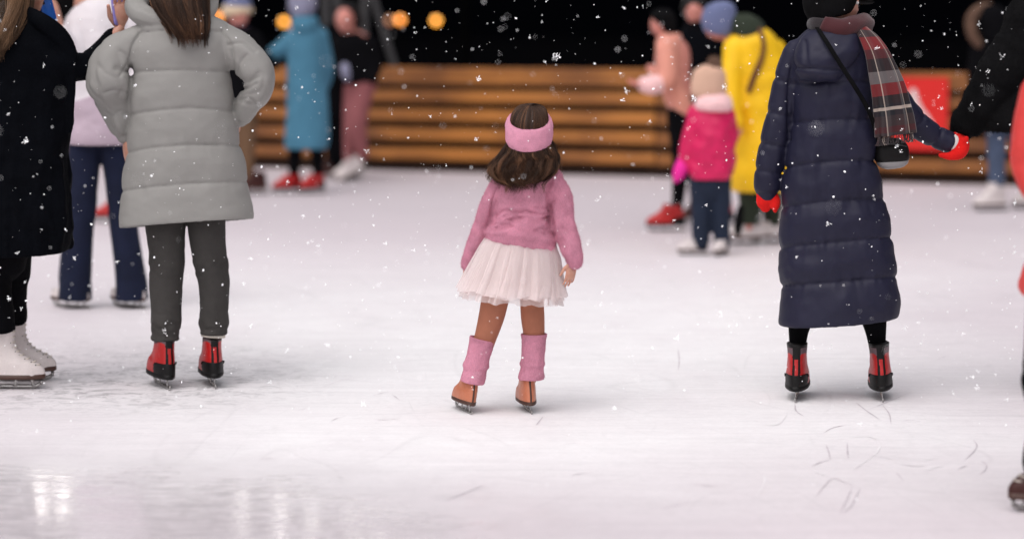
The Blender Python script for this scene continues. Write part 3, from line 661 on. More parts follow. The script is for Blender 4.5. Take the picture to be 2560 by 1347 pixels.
# ================================================================== NAVY COAT WOMAN
def build_navy():
    P = Person(2095, 994, 'woman in long navy quilted coat with tartan scarf, black cap and red mittens')
    d = P.d
    c, r, M, bo = body(P, (2094, 10, .03, 66, 28, -6), [(2082, 70, 0, 34), (2082, 110, 0, 80), (2082, 200, 0, 86), (2082, 330, 0, 84), (2085, 480, 0, 98), (2090, 620, 0, 94)],
         [[(1988, 140, 0, 28), (1960, 250, .02, 27), (1935, 360, .02, 23), (1918, 490, .03, 15)], [(2172, 140, 0, 28), (2215, 210, .02, 26), (2265, 290, .05, 23), (2385, 360, .1, 14)]],
         [[(2040, 610, 0, 50), (2015, 740, 0, 36), (2000, 820, 0, 24), (1998, 900, 0, 18)], [(2140, 610, 0, 50), (2170, 740, 0, 36), (2185, 820, 0, 26), (2192, 900, 0, 18)]], voxel=.007)
    seams = [[(1940, 214), (2080, 204), (2240, 208)], [(1940, 312), (2080, 300), (2260, 298)], [(1940, 424), (2020, 410), (2100, 402), (2260, 402)], [(1930, 524), (2000, 512), (2100, 503), (2260, 498)], [(1930, 624), (2000, 614), (2100, 605), (2260, 592)], [(1930, 716), (2000, 712), (2100, 706), (2260, 690)]]
    def tor(S, T, px, py): return quilt(px, py, seams, d, .011, .006, .013, .05, .0095, 7) + .004 * fbm(np.stack([px * .03, py * .012, T], -1), 3)
    tors = P.rings([(2040, 58, 2132, 60, .07), (2006, 82, 2164, 84, .095), (1986, 112, 2186, 112, .12), (1976, 150, 2196, 150, .135), (1974, 210, 2194, 210, .142), (1975, 270, 2190, 270, .145), (1975, 330, 2190, 330, .145), (1967, 400, 2196, 400, .15), (1956, 470, 2211, 470, .155), (1952, 540, 2223, 540, .16), (1950, 610, 2234, 610, .165), (1949, 700, 2241, 690, .17), (1950, 770, 2246, 755, .172), (1951, 806, 2245, 786, .17), (1953, 813, 2242, 792, .167),
                    (1966, 806, 2230, 788, .15), (1980, 770, 2214, 756, .13), (2000, 720, 2190, 720, .1)], m=260, n=200, disp=tor)
    def slv(marks, seed, a=.010):
        f0 = arm_folds(.006, seed, 8, .55, .4)
        def f(S, T):
            o = f0(S, T)
            for m_ in marks: o = o - .009 * np.exp(-(np.abs(S - m_) / .016) ** 1.3)
            return o
        return f
    sL = P.tube([(1996, 135, 0, 38), (1978, 185, .01, 40), (1960, 250, .02, 39), (1944, 320, .02, 38), (1931, 385, .02, 37), (1920, 440, .02, 34), (1918, 474, .03, 31), (1918, 484, .03, 25)], 150, 64, disp=slv((.2, .42, .62, .8), 4))
    sR = P.tube([(2165, 140, 0, 42), (2212, 205, .02, 40), (2258, 275, .05, 37), (2308, 322, .08, 31), (2355, 348, .1, 28), (2380, 358, .1, 24), (2383, 359, .1, 20)], 130, 64, disp=slv((.3, .6, .8), 6))
    V, F = union([tors, sL, sR], .0055, 1)
    V = seam_line(P, V, F, [[(2004, 112), (1984, 150), (1973, 210), (1972, 290), (1973, 350)]], .012, .007)
    coat = P.part('coat', (V, F), navy_shell)
    def hd(S, T, px, py): return .006 * fbm(np.stack([px * .02, py * .03, T], -1)) - .012 * np.exp(-((py - (172 + (px - 2040) * .05)) / 4) ** 2) - .01 * np.exp(-((px - 2012 - (py - 100) * .1) / 5) ** 2) * (py > 100) * (py < 165)
    P.part('hood', union([P.rings([(2050, 66, 2120, 66, .05, -.03), (2012, 84, 2150, 86, .08, -.06), (1992, 112, 2152, 112, .10, -.075), (1986, 145, 2140, 145, .10, -.095), (1988, 172, 2120, 174, .09, -.105), (1994, 190, 2104, 194, .075, -.11), (2000, 200, 2096, 203, .05, -.11), (2015, 204, 2085, 206, .02, -.10)], m=90, n=90, disp=hd)], .0055, 1), navy_shell, coat)
    # cap
    cap = P.part('cap', union([P.rings([(2052, -74, 2098, -76, .03), (2020, -52, 2130, -56, .085), (2008, -12, 2142, -20, .108), (2011, 22, 2140, 8, .112), (2023, 48, 2130, 26, .106), (2029, 56, 2122, 34, .1), (2040, 54, 2114, 34, .08)], m=60, n=70, disp=lambda S, T, px, py: .004 * fbm(np.stack([np.cos(T) * 2, np.sin(T) * 2, S * 4], -1))),
        ellipsoid(P.pt(2152, 4, .09)[:3], .044, .07, .009, np.array(Matrix.Rotation(R(40), 3, 'Z') @ Matrix.Rotation(R(12), 3, 'Y')))], .006, 2), black_knit)
    P.part('badge', ellipsoid(P.pt(2143, 8, -.02)[:3], .007, .004, .007), white_knit, cap)
    # scarf: neck wrap and hanging end
    wrap = np.array([P.pt(*q) for q in [(2058, 62, -.085, 22), (2095, 76, -.105, 25), (2135, 66, -.075, 24), (2160, 60, .02, 24), (2125, 72, .10, 24), (2070, 62, .10, 22), (2038, 60, .03, 20), (2046, 60, -.05, 22), (2068, 66, -.09, 22)]])
    G = tube_grid(wrap, 60, 26, disp=arm_folds(.008, 12, 6, .3, .5)); Vw, Fw = capped(G)
    Vw, Fw = capped(G); S_, T_ = np.meshgrid(np.linspace(.27, .43, 60), np.linspace(.12, .26, 26), indexing='ij'); uvw = np.concatenate([np.stack([T_.ravel(), S_.ravel()], -1), [[0, 0], [0, .16]]])
    wr = P.part('scarf', (Vw, Fw), tartan, uv=uvw)
    fr = [(2128, 56, 2166, 66, .014, -.07), (2146, 92, 2194, 90, .014, -.11), (2162, 130, 2221, 126, .014, -.14), (2171, 175, 2243, 168, .014, -.155), (2178, 215, 2258, 205, .014, -.16), (2184, 260, 2270, 248, .014, -.16), (2188, 300, 2280, 288, .014, -.15), (2191, 344, 2287, 332, .012, -.14)]
    G = ring_grid(d, fr, m=110, n=90, p=2.6, disp=lambda S, T, px, py: .010 * S * np.sin(np.cos(T) * 9 + S * 2) * np.sign(np.sin(T)) + .002 * fbm(np.stack([np.cos(T) * 5, S * 5, S * 0], -1)))
    n = 90; th = np.linspace(0, 2 * PI, n, endpoint=False); S_ = np.repeat(np.linspace(0, 1, 110), n); U_ = np.tile((1 - np.sign(np.cos(th)) * np.abs(np.cos(th)) ** .77) / 2, 110)
    V, F = capped(G); uv = np.concatenate([np.stack([1 - U_, S_], -1), [[.5, 0], [.5, 1]]])
    Sh = [(V, F)]; uvs = [uv]
    for i in range(60):           # fringe
        u = i / 59; j = int((1 - u) * n / 2 * .999); p0 = G[-1, (n - j) % n] * .5 + G[-1].mean(0) * .1 + G[-1, j] * .4
        t = round_tube([(*p0, .0018), (*(p0 + [RNG.normal(0, .003), RNG.normal(0, .003), -.016]), .0016), (*(p0 + [RNG.normal(0, .006), RNG.normal(0, .004), -.034]), .001)], 6, 5)
        Sh.append(t); uvs.append(np.tile([u, .98], (len(t[0]), 1)))
    P.part('scarf_end', join(Sh), tartan, wr, uv=np.concatenate(uvs))
    # mittens
    P.part('mitten', union([P.tube([(1918, 480, .03, 27), (1917, 494, .03, 27), (1913, 508, .03, 23), (1914, 520, .03, 14)], 16, 24, flat=.7), P.tube([(1920, 492, .03, 20), (1936, 504, .02, 17), (1938, 519, .01, 11), (1938, 528, .01, 6)], 16, 20, flat=.8)], .005, 3), red_knit)
    mt = P.part('mitten', union([P.tube([(2388, 348, .1, 20), (2400, 360, .09, 24), (2398, 378, .08, 21), (2378, 390, .07, 12), (2350, 388, .06, 6)], 24, 22, flat=.8), P.tube([(2396, 352, .1, 14), (2410, 352, .07, 10), (2416, 346, .06, 7)], 12, 14)], .005, 2), red_knit)
    P.part('mitten_cuff', P.tube([(2376, 355, .1, 24), (2386, 359, .1, 24.5), (2393, 362, .1, 22)], 12, 28), white_knit, mt)
    # leggings
    P.part('leggings', union([P.tube([(2030, 640, 0, 52), (2006, 770, 0, 38), (1996, 832, 0, 25), (1994, 885, 0, 19)], 30, 24), P.tube([(2150, 640, 0, 52), (2178, 760, 0, 40), (2190, 832, 0, 26), (2194, 885, 0, 19)], 30, 24)], .006, 2), black_cloth)
    skate(P, (1992, 995), 80, 'red', .285, 0, .247)
    skate(P, (2204, 994), 84, 'red', .285, -4, .247)
    # shoulder bag (a thing of its own)
    b = tag(empty('shoulder_bag', tuple(P.pt(2228, 420, -.02)[:3])), 'small black shoulder bag with pale underside hanging at the hip of the navy coat', 'bag')
    o = tuple(b.location)
    V, F = P.rings([(2200, 344, 2246, 346, .03, -.04), (2187, 360, 2266, 360, .055, -.04), (2184, 385, 2272, 382, .065, -.04), (2188, 402, 2271, 398, .062, -.04), (2200, 412, 2258, 410, .045, -.04)], m=40, n=50, p=2.8)
    bb = add('bag_body', (V, F), MATS['black_rubber'], b, o)
    add('bag_base', P.rings([(2190, 398, 2270, 394, .056, -.04), (2192, 410, 2269, 406, .06, -.04), (2202, 419, 2256, 417, .05, -.04), (2215, 423, 2240, 421, .02, -.04)], m=20, n=50, p=2.8), pale_base, b, o)
    add('strap', round_tube(P.pts([(2046, 62, .04, 5), (2040, 64, -.05, 5), (2050, 80, -.135, 5), (2068, 108, -.19, 5.5), (2100, 160, -.215, 5.5), (2140, 222, -.205, 5.5), (2172, 278, -.18, 5.5), (2196, 350, -.10, 5)]), 60, 12, flat=.35, up=(0, 1, .02)), black_knit, b, o)
    add('zip', round_tube(P.pts([(2192, 364, -.098, 2), (2230, 360, -.108, 2), (2266, 366, -.09, 2)]), 20, 8), MATS['dark_steel'], bb, o)
    return P
# ------------------------------------------------------------------ special cloths
def make_tulle():
    m, nt, b = new_mat('white_tulle')
    out = nt.nodes['Material Output']; nt.nodes.remove(b)
    df = N(nt, 'ShaderNodeBsdfDiffuse', Color=(.95, .875, .865, 1)); tl = N(nt, 'ShaderNodeBsdfTranslucent', Color=(.96, .885, .875, 1)); tr = N(nt, 'ShaderNodeBsdfTransparent')
    mx = N(nt, 'ShaderNodeMixShader', Fac=.42); L(nt, df.outputs[0], mx.inputs[1]); L(nt, tl.outputs[0], mx.inputs[2])
    lw = N(nt, 'ShaderNodeLayerWeight', Blend=.35); mr = N(nt, 'ShaderNodeMapRange'); mr.inputs['To Min'].default_value = .50; mr.inputs['To Max'].default_value = .97
    L(nt, lw.outputs['Facing'], mr.inputs['Value'])
    m2 = N(nt, 'ShaderNodeMixShader'); L(nt, mr.outputs[0], m2.inputs[0]); L(nt, tr.outputs[0], m2.inputs[1]); L(nt, mx.outputs[0], m2.inputs[2])
    L(nt, m2.outputs[0], out.inputs[0]); return m
tulle = make_tulle()

def make_tartan():
    m, nt, b = new_mat('tartan_wool')
    uv = N(nt, 'ShaderNodeUVMap'); uv.uv_map = 'cloth'; sx = N(nt, 'ShaderNodeSeparateXYZ'); L(nt, uv.outputs[0], sx.inputs[0])
    def ramp(src, stops):
        r = N(nt, 'ShaderNodeValToRGB'); r.color_ramp.interpolation = 'CONSTANT'; e = r.color_ramp.elements
        e[0].position = 0; e[0].color = (*s2l(stops[0][1]), 1); e.remove(e[1])
        for p, c in stops[1:]: k = e.new(p); k.color = (*s2l(c), 1)
        L(nt, src, r.inputs[0]); return r
    mr_, dk, gy, nv, wh, rd, br = (70, 18, 24), (26, 14, 19), (98, 92, 92), (19, 20, 29), (182, 168, 156), (112, 22, 27), (50, 36, 38)
    rv = ramp(sx.outputs['Y'], [(0, rd), (.06, br), (.14, rd), (.26, mr_), (.34, dk), (.45, gy), (.555, rd), (.66, dk), (.73, nv), (.755, wh), (.785, nv), (.83, br), (.92, mr_), (.97, br)])
    ru = ramp(sx.outputs['X'], [(0, mr_), (.12, nv), (.27, wh), (.305, gy), (.42, nv), (.55, mr_), (.78, gy), (.86, wh), (.885, dk)])
    mx = N(nt, 'ShaderNodeMix', _data_type='RGBA'); L(nt, rv.outputs[0], mx.inputs['A']); L(nt, ru.outputs[0], mx.inputs['B'])
    lum = N(nt, 'ShaderNodeRGBToBW'); L(nt, ru.outputs[0], lum.inputs[0]); mp = N(nt, 'ShaderNodeMapRange'); mp.inputs['From Min'].default_value = .25; mp.inputs['From Max'].default_value = .45; mp.inputs['To Min'].default_value = .12; mp.inputs['To Max'].default_value = .85
    L(nt, lum.outputs[0], mp.inputs['Value']); L(nt, mp.outputs[0], mx.inputs['Factor'])
    tc = N(nt, 'ShaderNodeTexCoord'); no = N(nt, 'ShaderNodeTexNoise', Scale=400, Detail=3); L(nt, tc.outputs['Object'], no.inputs['Vector'])
    L(nt, mx.outputs['Result'], b.inputs['Base Color']); bp = N(nt, 'ShaderNodeBump', Strength=.5, Distance=.002); L(nt, no.outputs['Fac'], bp.inputs['Height']); L(nt, bp.outputs[0], b.inputs['Normal'])
    b.inputs['Roughness'].default_value = .95; b.inputs['Sheen Weight'].default_value = .3; return m
tartan = make_tartan()
pale_base = plain('pale_bag_base', (.26, .25, .25), rough=.5)

white_shell = fabric('white_shell_fabric', (.74, .70, .72), rough=.6, scale=300, bump=.12, var=.04, fold=1.5, dist=.004)
white_shell_shade = fabric('white_shell_shade_fabric', s2l((188, 170, 182)), rough=.6, scale=300, bump=.12, var=.06, fold=1.5, dist=.004)
teal_wool = fabric('teal_wool', s2l((72, 122, 146)), rough=.95, scale=220, bump=.4, var=.12, sheen=.4, fold=1, dist=.004)
grey_knit = fabric('grey_lilac_knit', s2l((138, 138, 160)), rough=.95, scale=220, bump=.5, var=.12, sheen=.3)
cream_knit = fabric('cream_knit', s2l((206, 186, 158)), rough=.95, scale=220, bump=.5, var=.1, sheen=.3)
blue_knit = fabric('blue_grey_knit', s2l((104, 112, 146)), rough=.95, scale=220, bump=.5, var=.1, sheen=.3)
beige_cloth = fabric('beige_cloth', s2l((112, 86, 64)), rough=.9, scale=260, bump=.3, var=.1)
mauve_cloth = fabric('mauve_cloth', s2l((140, 84, 86)), rough=.9, scale=260, bump=.3, var=.12, fold=1.5, dist=.004)
peach_cloth = fabric('peach_shell', s2l((218, 150, 132)), rough=.75, scale=260, bump=.2, var=.08, fold=1.5, dist=.004)
pale_pink = fabric('pale_pink_fleece', s2l((240, 196, 196)), rough=.95, scale=200, bump=.4, var=.08, sheen=.4)
hot_pink = fabric('hot_pink_shell', s2l((204, 14, 84)), rough=.5, scale=260, bump=.15, var=.12, spec=.45, fold=2.5, dist=.008)
magenta = fabric('magenta_cuff', s2l((228, 40, 150)), rough=.6, scale=260, bump=.2, var=.1)
yellow_shell = fabric('yellow_shell', s2l((246, 196, 10)), rough=.55, scale=260, bump=.15, var=.07, spec=.4, fold=2, dist=.007)
dark_green = fabric('dark_green_cloth', s2l((44, 52, 40)), rough=.9, scale=260, bump=.3, var=.15)
brown_leather = plain('brown_leather', s2l((96, 52, 12)), rough=.5, noise=.15)
brown_fur = fabric('brown_fur', s2l((104, 80, 66)), rough=1, scale=120, bump=1, var=.35, sheen=.4, dist=.01)
coral_shell = fabric('coral_red_shell', s2l((214, 66, 62)), rough=.55, scale=260, bump=.15, var=.08, fold=2, dist=.006)
dark_plum = fabric('dark_plum_scarf', s2l((52, 34, 50)), rough=.95, scale=200, bump=.4, var=.2)
navy_trouser = fabric('dark_navy_trousers', s2l((26, 36, 54)), rough=.85, scale=260, bump=.2, var=.15, fold=1.5, dist=.004)
phone_blue = plain('blue_phone_case', s2l((36, 92, 178)), rough=.25, noise=.05); phone_lilac = plain('lilac_phone_case', s2l((150, 140, 214)), rough=.3, noise=.05)
glass_black = plain('black_glass', (.01, .01, .012), rough=.06)

def hat_shape(P, L_, **k): return P.rings(L_, m=40, n=48, **k)

def phone(name_label, c, ux, uz, mat, size=(.075, .15, .009)):
    """c centre, ux width direction, uz length direction"""
    ux = np.asarray(ux, float); ux /= np.linalg.norm(ux); uz = np.asarray(uz, float); uz -= ux * (uz @ ux); uz /= np.linalg.norm(uz); uy = np.cross(uz, ux)
    M = np.stack([ux, uy, uz], 1); r = tag(empty('phone', tuple(c)), name_label, 'phone', 'phones held up')
    th = np.linspace(0, 2 * PI, 48, endpoint=False); sx, sz, sy = size[0] / 2, size[1] / 2, size[2] / 2
    P_ = np.stack([np.sign(np.cos(th)) * np.abs(np.cos(th)) ** .25 * sx, np.sign(np.sin(th)) * np.abs(np.sin(th)) ** .25 * sz], -1)
    G = np.stack([np.stack([P_[:, 0] * s, np.full(48, y), P_[:, 1] * s2], -1) for y, s, s2 in ((-sy, .93, .965), (-sy * .6, 1, 1), (sy * .6, 1, 1), (sy, .93, .965))])
    cs = add('case', (capped(G @ M.T + c)), mat, r, tuple(c))
    add('screen', box(c + uy * (sy + .0006), size[0] * .9, .001, size[1] * .94, M), glass_black, r, tuple(c))
    for i in range(2): add('lens', ellipsoid(c + M @ np.array([-sx * .55, -sy - .0005, sz * (.78 - .22 * i)]), .009, .003, .009, M, 12, 8), glass_black, cs, tuple(c))
    return r

def build_black_coat():
    P = Person(45, 968, 'blond woman in long black coat and white figure skates holding out one arm', )
    d = P.d
    wr = P.pt(298, 74, .15)[:3]
    h1 = hand_shapes(wr, (.12, -.05, 1), (.2, -.8, .1), .18, .9, 1)
    w2 = P.pt(78, 52, .12)[:3]
    h2 = hand_shapes(w2, (.35, .0, 1), (.6, .6, 0), .18, .8, -1)
    body(P, (36, -62, .02, 70, 14, -4), [(25, 30, 0, 34), (20, 90, 0, 86), (20, 180, 0, 90), (20, 320, 0, 84), (15, 480, 0, 98), (10, 600, 0, 94)],
         [[(85, 125, -.05, 30), (205, 165, 0, 27), (250, 145, .1, 22), (298, 74, .15, 15)], [(-40, 130, .05, 30), (-20, 230, .12, 26), (30, 150, .16, 22), (78, 52, .12, 15)]],
         [[(-30, 600, 0, 48), (-20, 720, 0, 38), (-15, 880, -.02, 24)], [(30, 600, .05, 44), (20, 720, .13, 34), (12, 880, .2, 24)]], voxel=.0062, hands=[h1, h2])
    def tor(S, T, px, py):
        v = fbm(np.stack([px * .03, py * .006, T * .5], -1), 3)
        return .012 * ((1 - np.abs(v)) ** 3 - .4) * np.clip((py - 150) / 150, 0, 1) + .006 * fbm(np.stack([px * .01, py * .02, T], -1)) + .008 * np.exp(-((px - 150) / 12) ** 2) * (py > 400)
    tors = P.rings([(-20, 30, 88, 36, .09), (-70, 56, 132, 58, .12), (-110, 92, 168, 88, .14), (-130, 130, 186, 122, .155), (-128, 200, 186, 196, .16), (-125, 300, 178, 300, .16), (-130, 400, 174, 400, .17), (-140, 500, 176, 496, .18), (-145, 570, 181, 566, .185, 0, .1), (-142, 622, 178, 618, .18, 0, .1), (-138, 628, 174, 624, .175, 0, .1), (-110, 610, 150, 606, .15, 0, .1), (-90, 560, 130, 556, .12)], m=150, n=150, disp=tor)
    arm = P.tube([(75, 128, -.06, 52), (140, 160, -.05, 42), (205, 166, 0, 35), (243, 142, .1, 29), (266, 112, .14, 24), (286, 86, .15, 19), (290, 82, .15, 15)], 80, 36, disp=arm_folds(.007, 3, 8))
    arm2 = P.tube([(-40, 120, .05, 46), (-20, 230, .12, 40), (30, 150, .17, 28), (70, 66, .13, 20)], 60, 30)
    lap = P.tube([(60, 30, -.08, 18), (110, 58, -.12, 22), (150, 90, -.1, 22), (172, 130, -.08, 20), (178, 200, -.07, 13), (176, 330, -.06, 6)], 50, 22, flat=.6)
    V, F = union([tors, arm, arm2, lap], .0068, 1)
    P.part('coat', (V, F), black_coat)
    P.part('trousers', union([P.tube([(-35, 560, 0, 60), (-22, 700, -.02, 50), (-10, 800, -.03, 47), (-6, 822, -.03, 46), (-5, 832, -.03, 42)], 50, 28, open_end=True, disp=leg_folds(.006, 3)), P.tube([(30, 560, .05, 58), (28, 650, .1, 50), (25, 740, .15, 42), (28, 790, .18, 40), (28, 804, .18, 38), (28, 812, .18, 35)], 60, 28, open_end=True, disp=leg_folds(.006, 5)),
                              P.tube([(-10, 560, 0, 80), (0, 640, .02, 70)], 10, 24)], .007, 1), black_cloth)
    G = ring_grid(d, [(0, -140, 60, -140, .04, 0), (-40, -120, 88, -122, .1), (-50, -60, 84, -70, .115, -.01), (-55, -10, 80, -20, .115, -.02), (-60, 40, 74, 30, .11, -.05), (-55, 80, 52, 76, .09, -.1), (-50, 112, 26, 110, .06, -.14), (-40, 135, 5, 132, .03, -.16)], m=60, n=60)
    hair_part(P, 'hair', G, 4200, .0013, hair_blond, base=.25, seed=24, s0=(0, .45), s1=(.8, 1.08), wave=.008, lift=.014, curl=.006, spread=.024, clumps=90)
    skate(P, (12, 973), -3, 'white', .285, 0, .275, off=-.03)
    skate(P, (40, 948), 4, 'white', .285, 0, .27, off=.18)
    phone('smartphone in a lilac case held up in an outstretched hand beside the grey hood', P.pt(294, 20, .16)[:3], (.5, 1, 0), (-.16, 0, 1), phone_lilac)
    phone('smartphone in a blue case held close to the face of the blond woman', P.pt(121, 32, .13)[:3], (.55, .85, .1), (-.28, 0, 1), phone_blue)

def build_white_jacket():
    P = Person(250, 770, 'person in white jacket, lower part shaded lilac, and wide navy jeans behind the grey coat')
    d = P.d
    body(P, (150, -12, 0, 54, 165, -5), [(215, 0, 0, 30), (235, 50, 0, 70), (245, 140, 0, 74), (248, 260, 0, 70), (250, 350, 0, 78), (250, 400, 0, 72)],
         [[(185, 70, -.05, 24), (180, 150, -.15, 22), (150, 70, -.2, 14)], [(320, 80, 0, 24), (340, 170, 0, 22), (320, 260, -.1, 15)]],
         [[(215, 380, 0, 42), (203, 540, 0, 30), (190, 760, 0, 18)], [(290, 380, 0, 42), (305, 540, 0, 30), (330, 760, 0, 18)]], voxel=.009,
         hands=[hand_shapes(P.pt(150, 66, -.2)[:3], (-.2, 0, 1), (-1, .2, 0), .17, .5)])
    V, F = union([P.rings([(215, -2, 285, -8, .08), (172, 30, 310, 18, .12), (160, 90, 330, 80, .15), (160, 150, 336, 150, .16), (165, 200, 338, 200, .165), (170, 260, 338, 260, .17), (168, 320, 338, 320, .175), (168, 352, 338, 352, .172), (176, 361, 330, 361, .16), (190, 330, 320, 330, .1)], m=90, n=90, disp=lambda S, T, px, py: .008 * fbm(np.stack([px * .02, py * .03, T], -1))),
                  P.tube([(195, 60, -.05, 34), (180, 140, -.15, 32), (154, 84, -.2, 22)], 40, 24), P.tube([(318, 70, 0, 34), (340, 170, 0, 32), (322, 255, -.1, 24)], 40, 24)], .007, 2)
    px, py = proj(V); fy = np.array([py[f].mean() - .35 * (px[f].mean() - 250) * -1 for f in F])
    P.part('jacket', (V, F), None, mats=[white_shell, white_shell_shade], fmat=(fy > 232).astype(int))  # lower half carries its lilac shade in the colour
    P.part('jeans', union([P.tube([(214, 345, 0, 44), (208, 450, 0, 38), (200, 540, 0, 38), (191, 640, 0, 40), (187, 750, 0, 43)], 60, 28, open_end=True, disp=leg_folds(.006, 3)), P.tube([(288, 345, 0, 44), (298, 450, 0, 36), (306, 540, 0, 34), (317, 620, 0, 36), (327, 700, 0, 39), (330, 750, 0, 42)], 60, 28, open_end=True, disp=leg_folds(.006, 6))], .009, 1), navy_denim)
    P.part('hair', hat_shape(P, [(135, -68, 165, -68, .03), (108, -50, 190, -50, .09), (98, -15, 197, -15, .11), (104, 15, 194, 18, .10), (130, 40, 186, 36, .07), (145, 46, 170, 42, .03)]), black_knit)
    skate(P, (184, 770), 148, 'white', .26, 0, .12, off=0); skate(P, (328, 771), 140, 'white', .26, 0, .12, off=0)

def simple(P, head, spine, arms, legs, **k): return body(P, head, spine, arms, legs, voxel=.011, **k)

def build_red_skater():
    P = Person(300, 557, 'dark dressed skater on red skates seen only between the legs in navy jeans')
    simple(P, (305, 95, 0, 36, 190, 0), [(305, 135, 0, 22), (305, 170, 0, 46), (306, 260, 0, 46), (308, 340, 0, 48)], [[(265, 185, 0, 16), (262, 250, 0, 14), (272, 320, -.1, 9)], [(345, 185, 0, 16), (348, 250, 0, 14), (338, 320, -.1, 9)]], [[(298, 340, 0, 26), (300, 440, 0, 20), (298, 540, 0, 12)], [(322, 340, 0, 26), (330, 440, 0, 20), (335, 540, 0, 12)]])
    P.part('jacket', union([P.rings([(285, 140, 328, 140, .06), (262, 165, 350, 165, .1), (262, 250, 350, 250, .13), (264, 345, 350, 345, .14), (270, 350, 344, 350, .12)], m=30, n=40), P.tube([(268, 180, 0, 22), (262, 250, 0, 20), (271, 310, -.1, 14)]), P.tube([(344, 180, 0, 22), (348, 250, 0, 20), (339, 310, -.1, 14)])], .014), black_cloth)
    P.part('trousers', union([P.tube([(300, 330, 0, 28), (304, 440, 0, 22), (302, 530, 0, 17)]), P.tube([(322, 330, 0, 28), (332, 440, 0, 22), (336, 530, 0, 17)])], .012), black_cloth)
    P.part('hat', hat_shape(P, [(295, 55, 315, 55, .03), (275, 70, 336, 70, .09), (270, 92, 342, 92, .1), (272, 100, 340, 100, .1)]), black_knit)
    skate(P, (286, 555), 186, 'red', .27, 0, .24, detail=False); skate(P, (325, 557), 175, 'red', .27, 0, .24, detail=False)

def build_beanie_man():
    P = Person(605, 486, 'person in blue and cream beanie, dark jacket and beige trousers behind the grey coat')
    simple(P, (595, 35, 0, 35, -40, 0), [(592, 72, 0, 20), (598, 100, 0, 44), (600, 180, 0, 44), (603, 270, 0, 46)], [[(640, 100, 0, 16), (664, 150, 0, 14), (690, 165, 0, 9)], [(556, 100, 0, 16), (548, 180, 0, 14), (560, 240, -.1, 9)]], [[(590, 270, 0, 26), (585, 370, 0, 20), (585, 460, 0, 12)], [(622, 270, 0, 26), (622, 370, 0, 20), (622, 465, 0, 12)]], skin_m=skin_cold)
    P.part('jacket', union([P.rings([(572, 66, 622, 66, .06), (552, 84, 642, 84, .11), (546, 120, 652, 120, .13), (548, 200, 650, 200, .14), (556, 285, 644, 285, .14), (562, 290, 638, 290, .12)], m=30, n=40), P.tube([(635, 98, 0, 22), (662, 148, 0, 19), (686, 164, 0, 14)]), P.tube([(558, 98, 0, 22), (548, 180, 0, 19), (559, 232, -.1, 14)])], .014), black_cloth)
    P.part('trousers', union([P.tube([(588, 270, 0, 30), (584, 370, 0, 25), (585, 462, 0, 19)]), P.tube([(616, 270, 0, 28), (616, 370, 0, 23), (616, 458, 0, 18)])], .012), beige_cloth)
    P.part('scarf', P.rings([(572, 62, 620, 64, .06), (566, 72, 628, 74, .08), (572, 84, 622, 86, .07)], m=16, n=30), dark_plum)
    h = P.part('beanie', hat_shape(P, [(585, -14, 605, -14, .03), (566, -4, 622, -4, .09), (560, 12, 629, 14, .105), (558, 22, 630, 26, .108)]), blue_knit)
    P.part('beanie_cuff', hat_shape(P, [(558, 14, 630, 18, .106), (554, 20, 632, 22, .114), (555, 34, 632, 34, .114), (560, 44, 628, 30, .106)]), cream_knit, h)
    skate(P, (588, 484), 215, 'brown', .28, 0, .22, detail=False); skate(P, (636, 482), 200, 'brown', .28, 0, .22, detail=False)

def build_teal():
    P = Person(765, 484, 'woman in long teal coat with grey knitted hat and red skates, one arm held out')
    simple(P, (757, 4, 0, 34, 150, 0), [(757, 42, 0, 20), (760, 70, 0, 42), (764, 160, 0, 44), (766, 260, 0, 46)], [[(730, 90, 0, 16), (700, 125, 0, 14), (655, 152, 0, 9)], [(800, 95, .02, 16), (815, 180, .1, 14), (795, 250, .16, 9)]], [[(745, 270, 0, 26), (738, 370, 0, 18), (735, 460, 0, 12)], [(788, 270, 0, 26), (794, 370, 0, 18), (795, 460, 0, 12)]])
    P.part('coat', union([P.rings([(735, 46, 786, 46, .075), (726, 68, 798, 66, .10), (720, 95, 808, 95, .12), (718, 150, 812, 150, .135), (717, 220, 816, 220, .145), (714, 300, 822, 300, .16), (712, 360, 822, 360, .17), (714, 374, 818, 374, .165), (725, 365, 806, 365, .13)], m=60, n=60, disp=lambda S, T, px, py: .01 * fbm(np.stack([px * .05, py * .012, T], -1))), P.tube([(738, 88, 0, 22), (704, 122, 0, 21), (664, 146, 0, 18)]), P.tube([(800, 90, .02, 22), (814, 180, .1, 20), (797, 240, .16, 16)])], .013), teal_wool)
    P.part('hood', P.rings([(732, 42, 790, 40, .09, -.02), (728, 56, 796, 54, .11, -.03), (732, 74, 794, 74, .11, -.03), (742, 84, 786, 84, .08, -.04)], m=24, n=40), teal_wool)
    P.part('hat', hat_shape(P, [(748, -38, 768, -38, .03), (728, -26, 788, -26, .09), (721, 0, 792, -2, .112), (723, 26, 790, 20, .114), (730, 42, 784, 36, .1)]), grey_knit)
    P.part('leggings', union([P.tube([(742, 340, 0, 24), (737, 395, 0, 17), (735, 434, 0, 14)]), P.tube([(790, 340, 0, 24), (794, 395, 0, 17), (795, 434, 0, 14)])], .011), black_cloth)
    skate(P, (726, 481), 205, 'red', .275, 0, .18, detail=False); skate(P, (786, 481), 222, 'red', .275, 0, .18, detail=False)

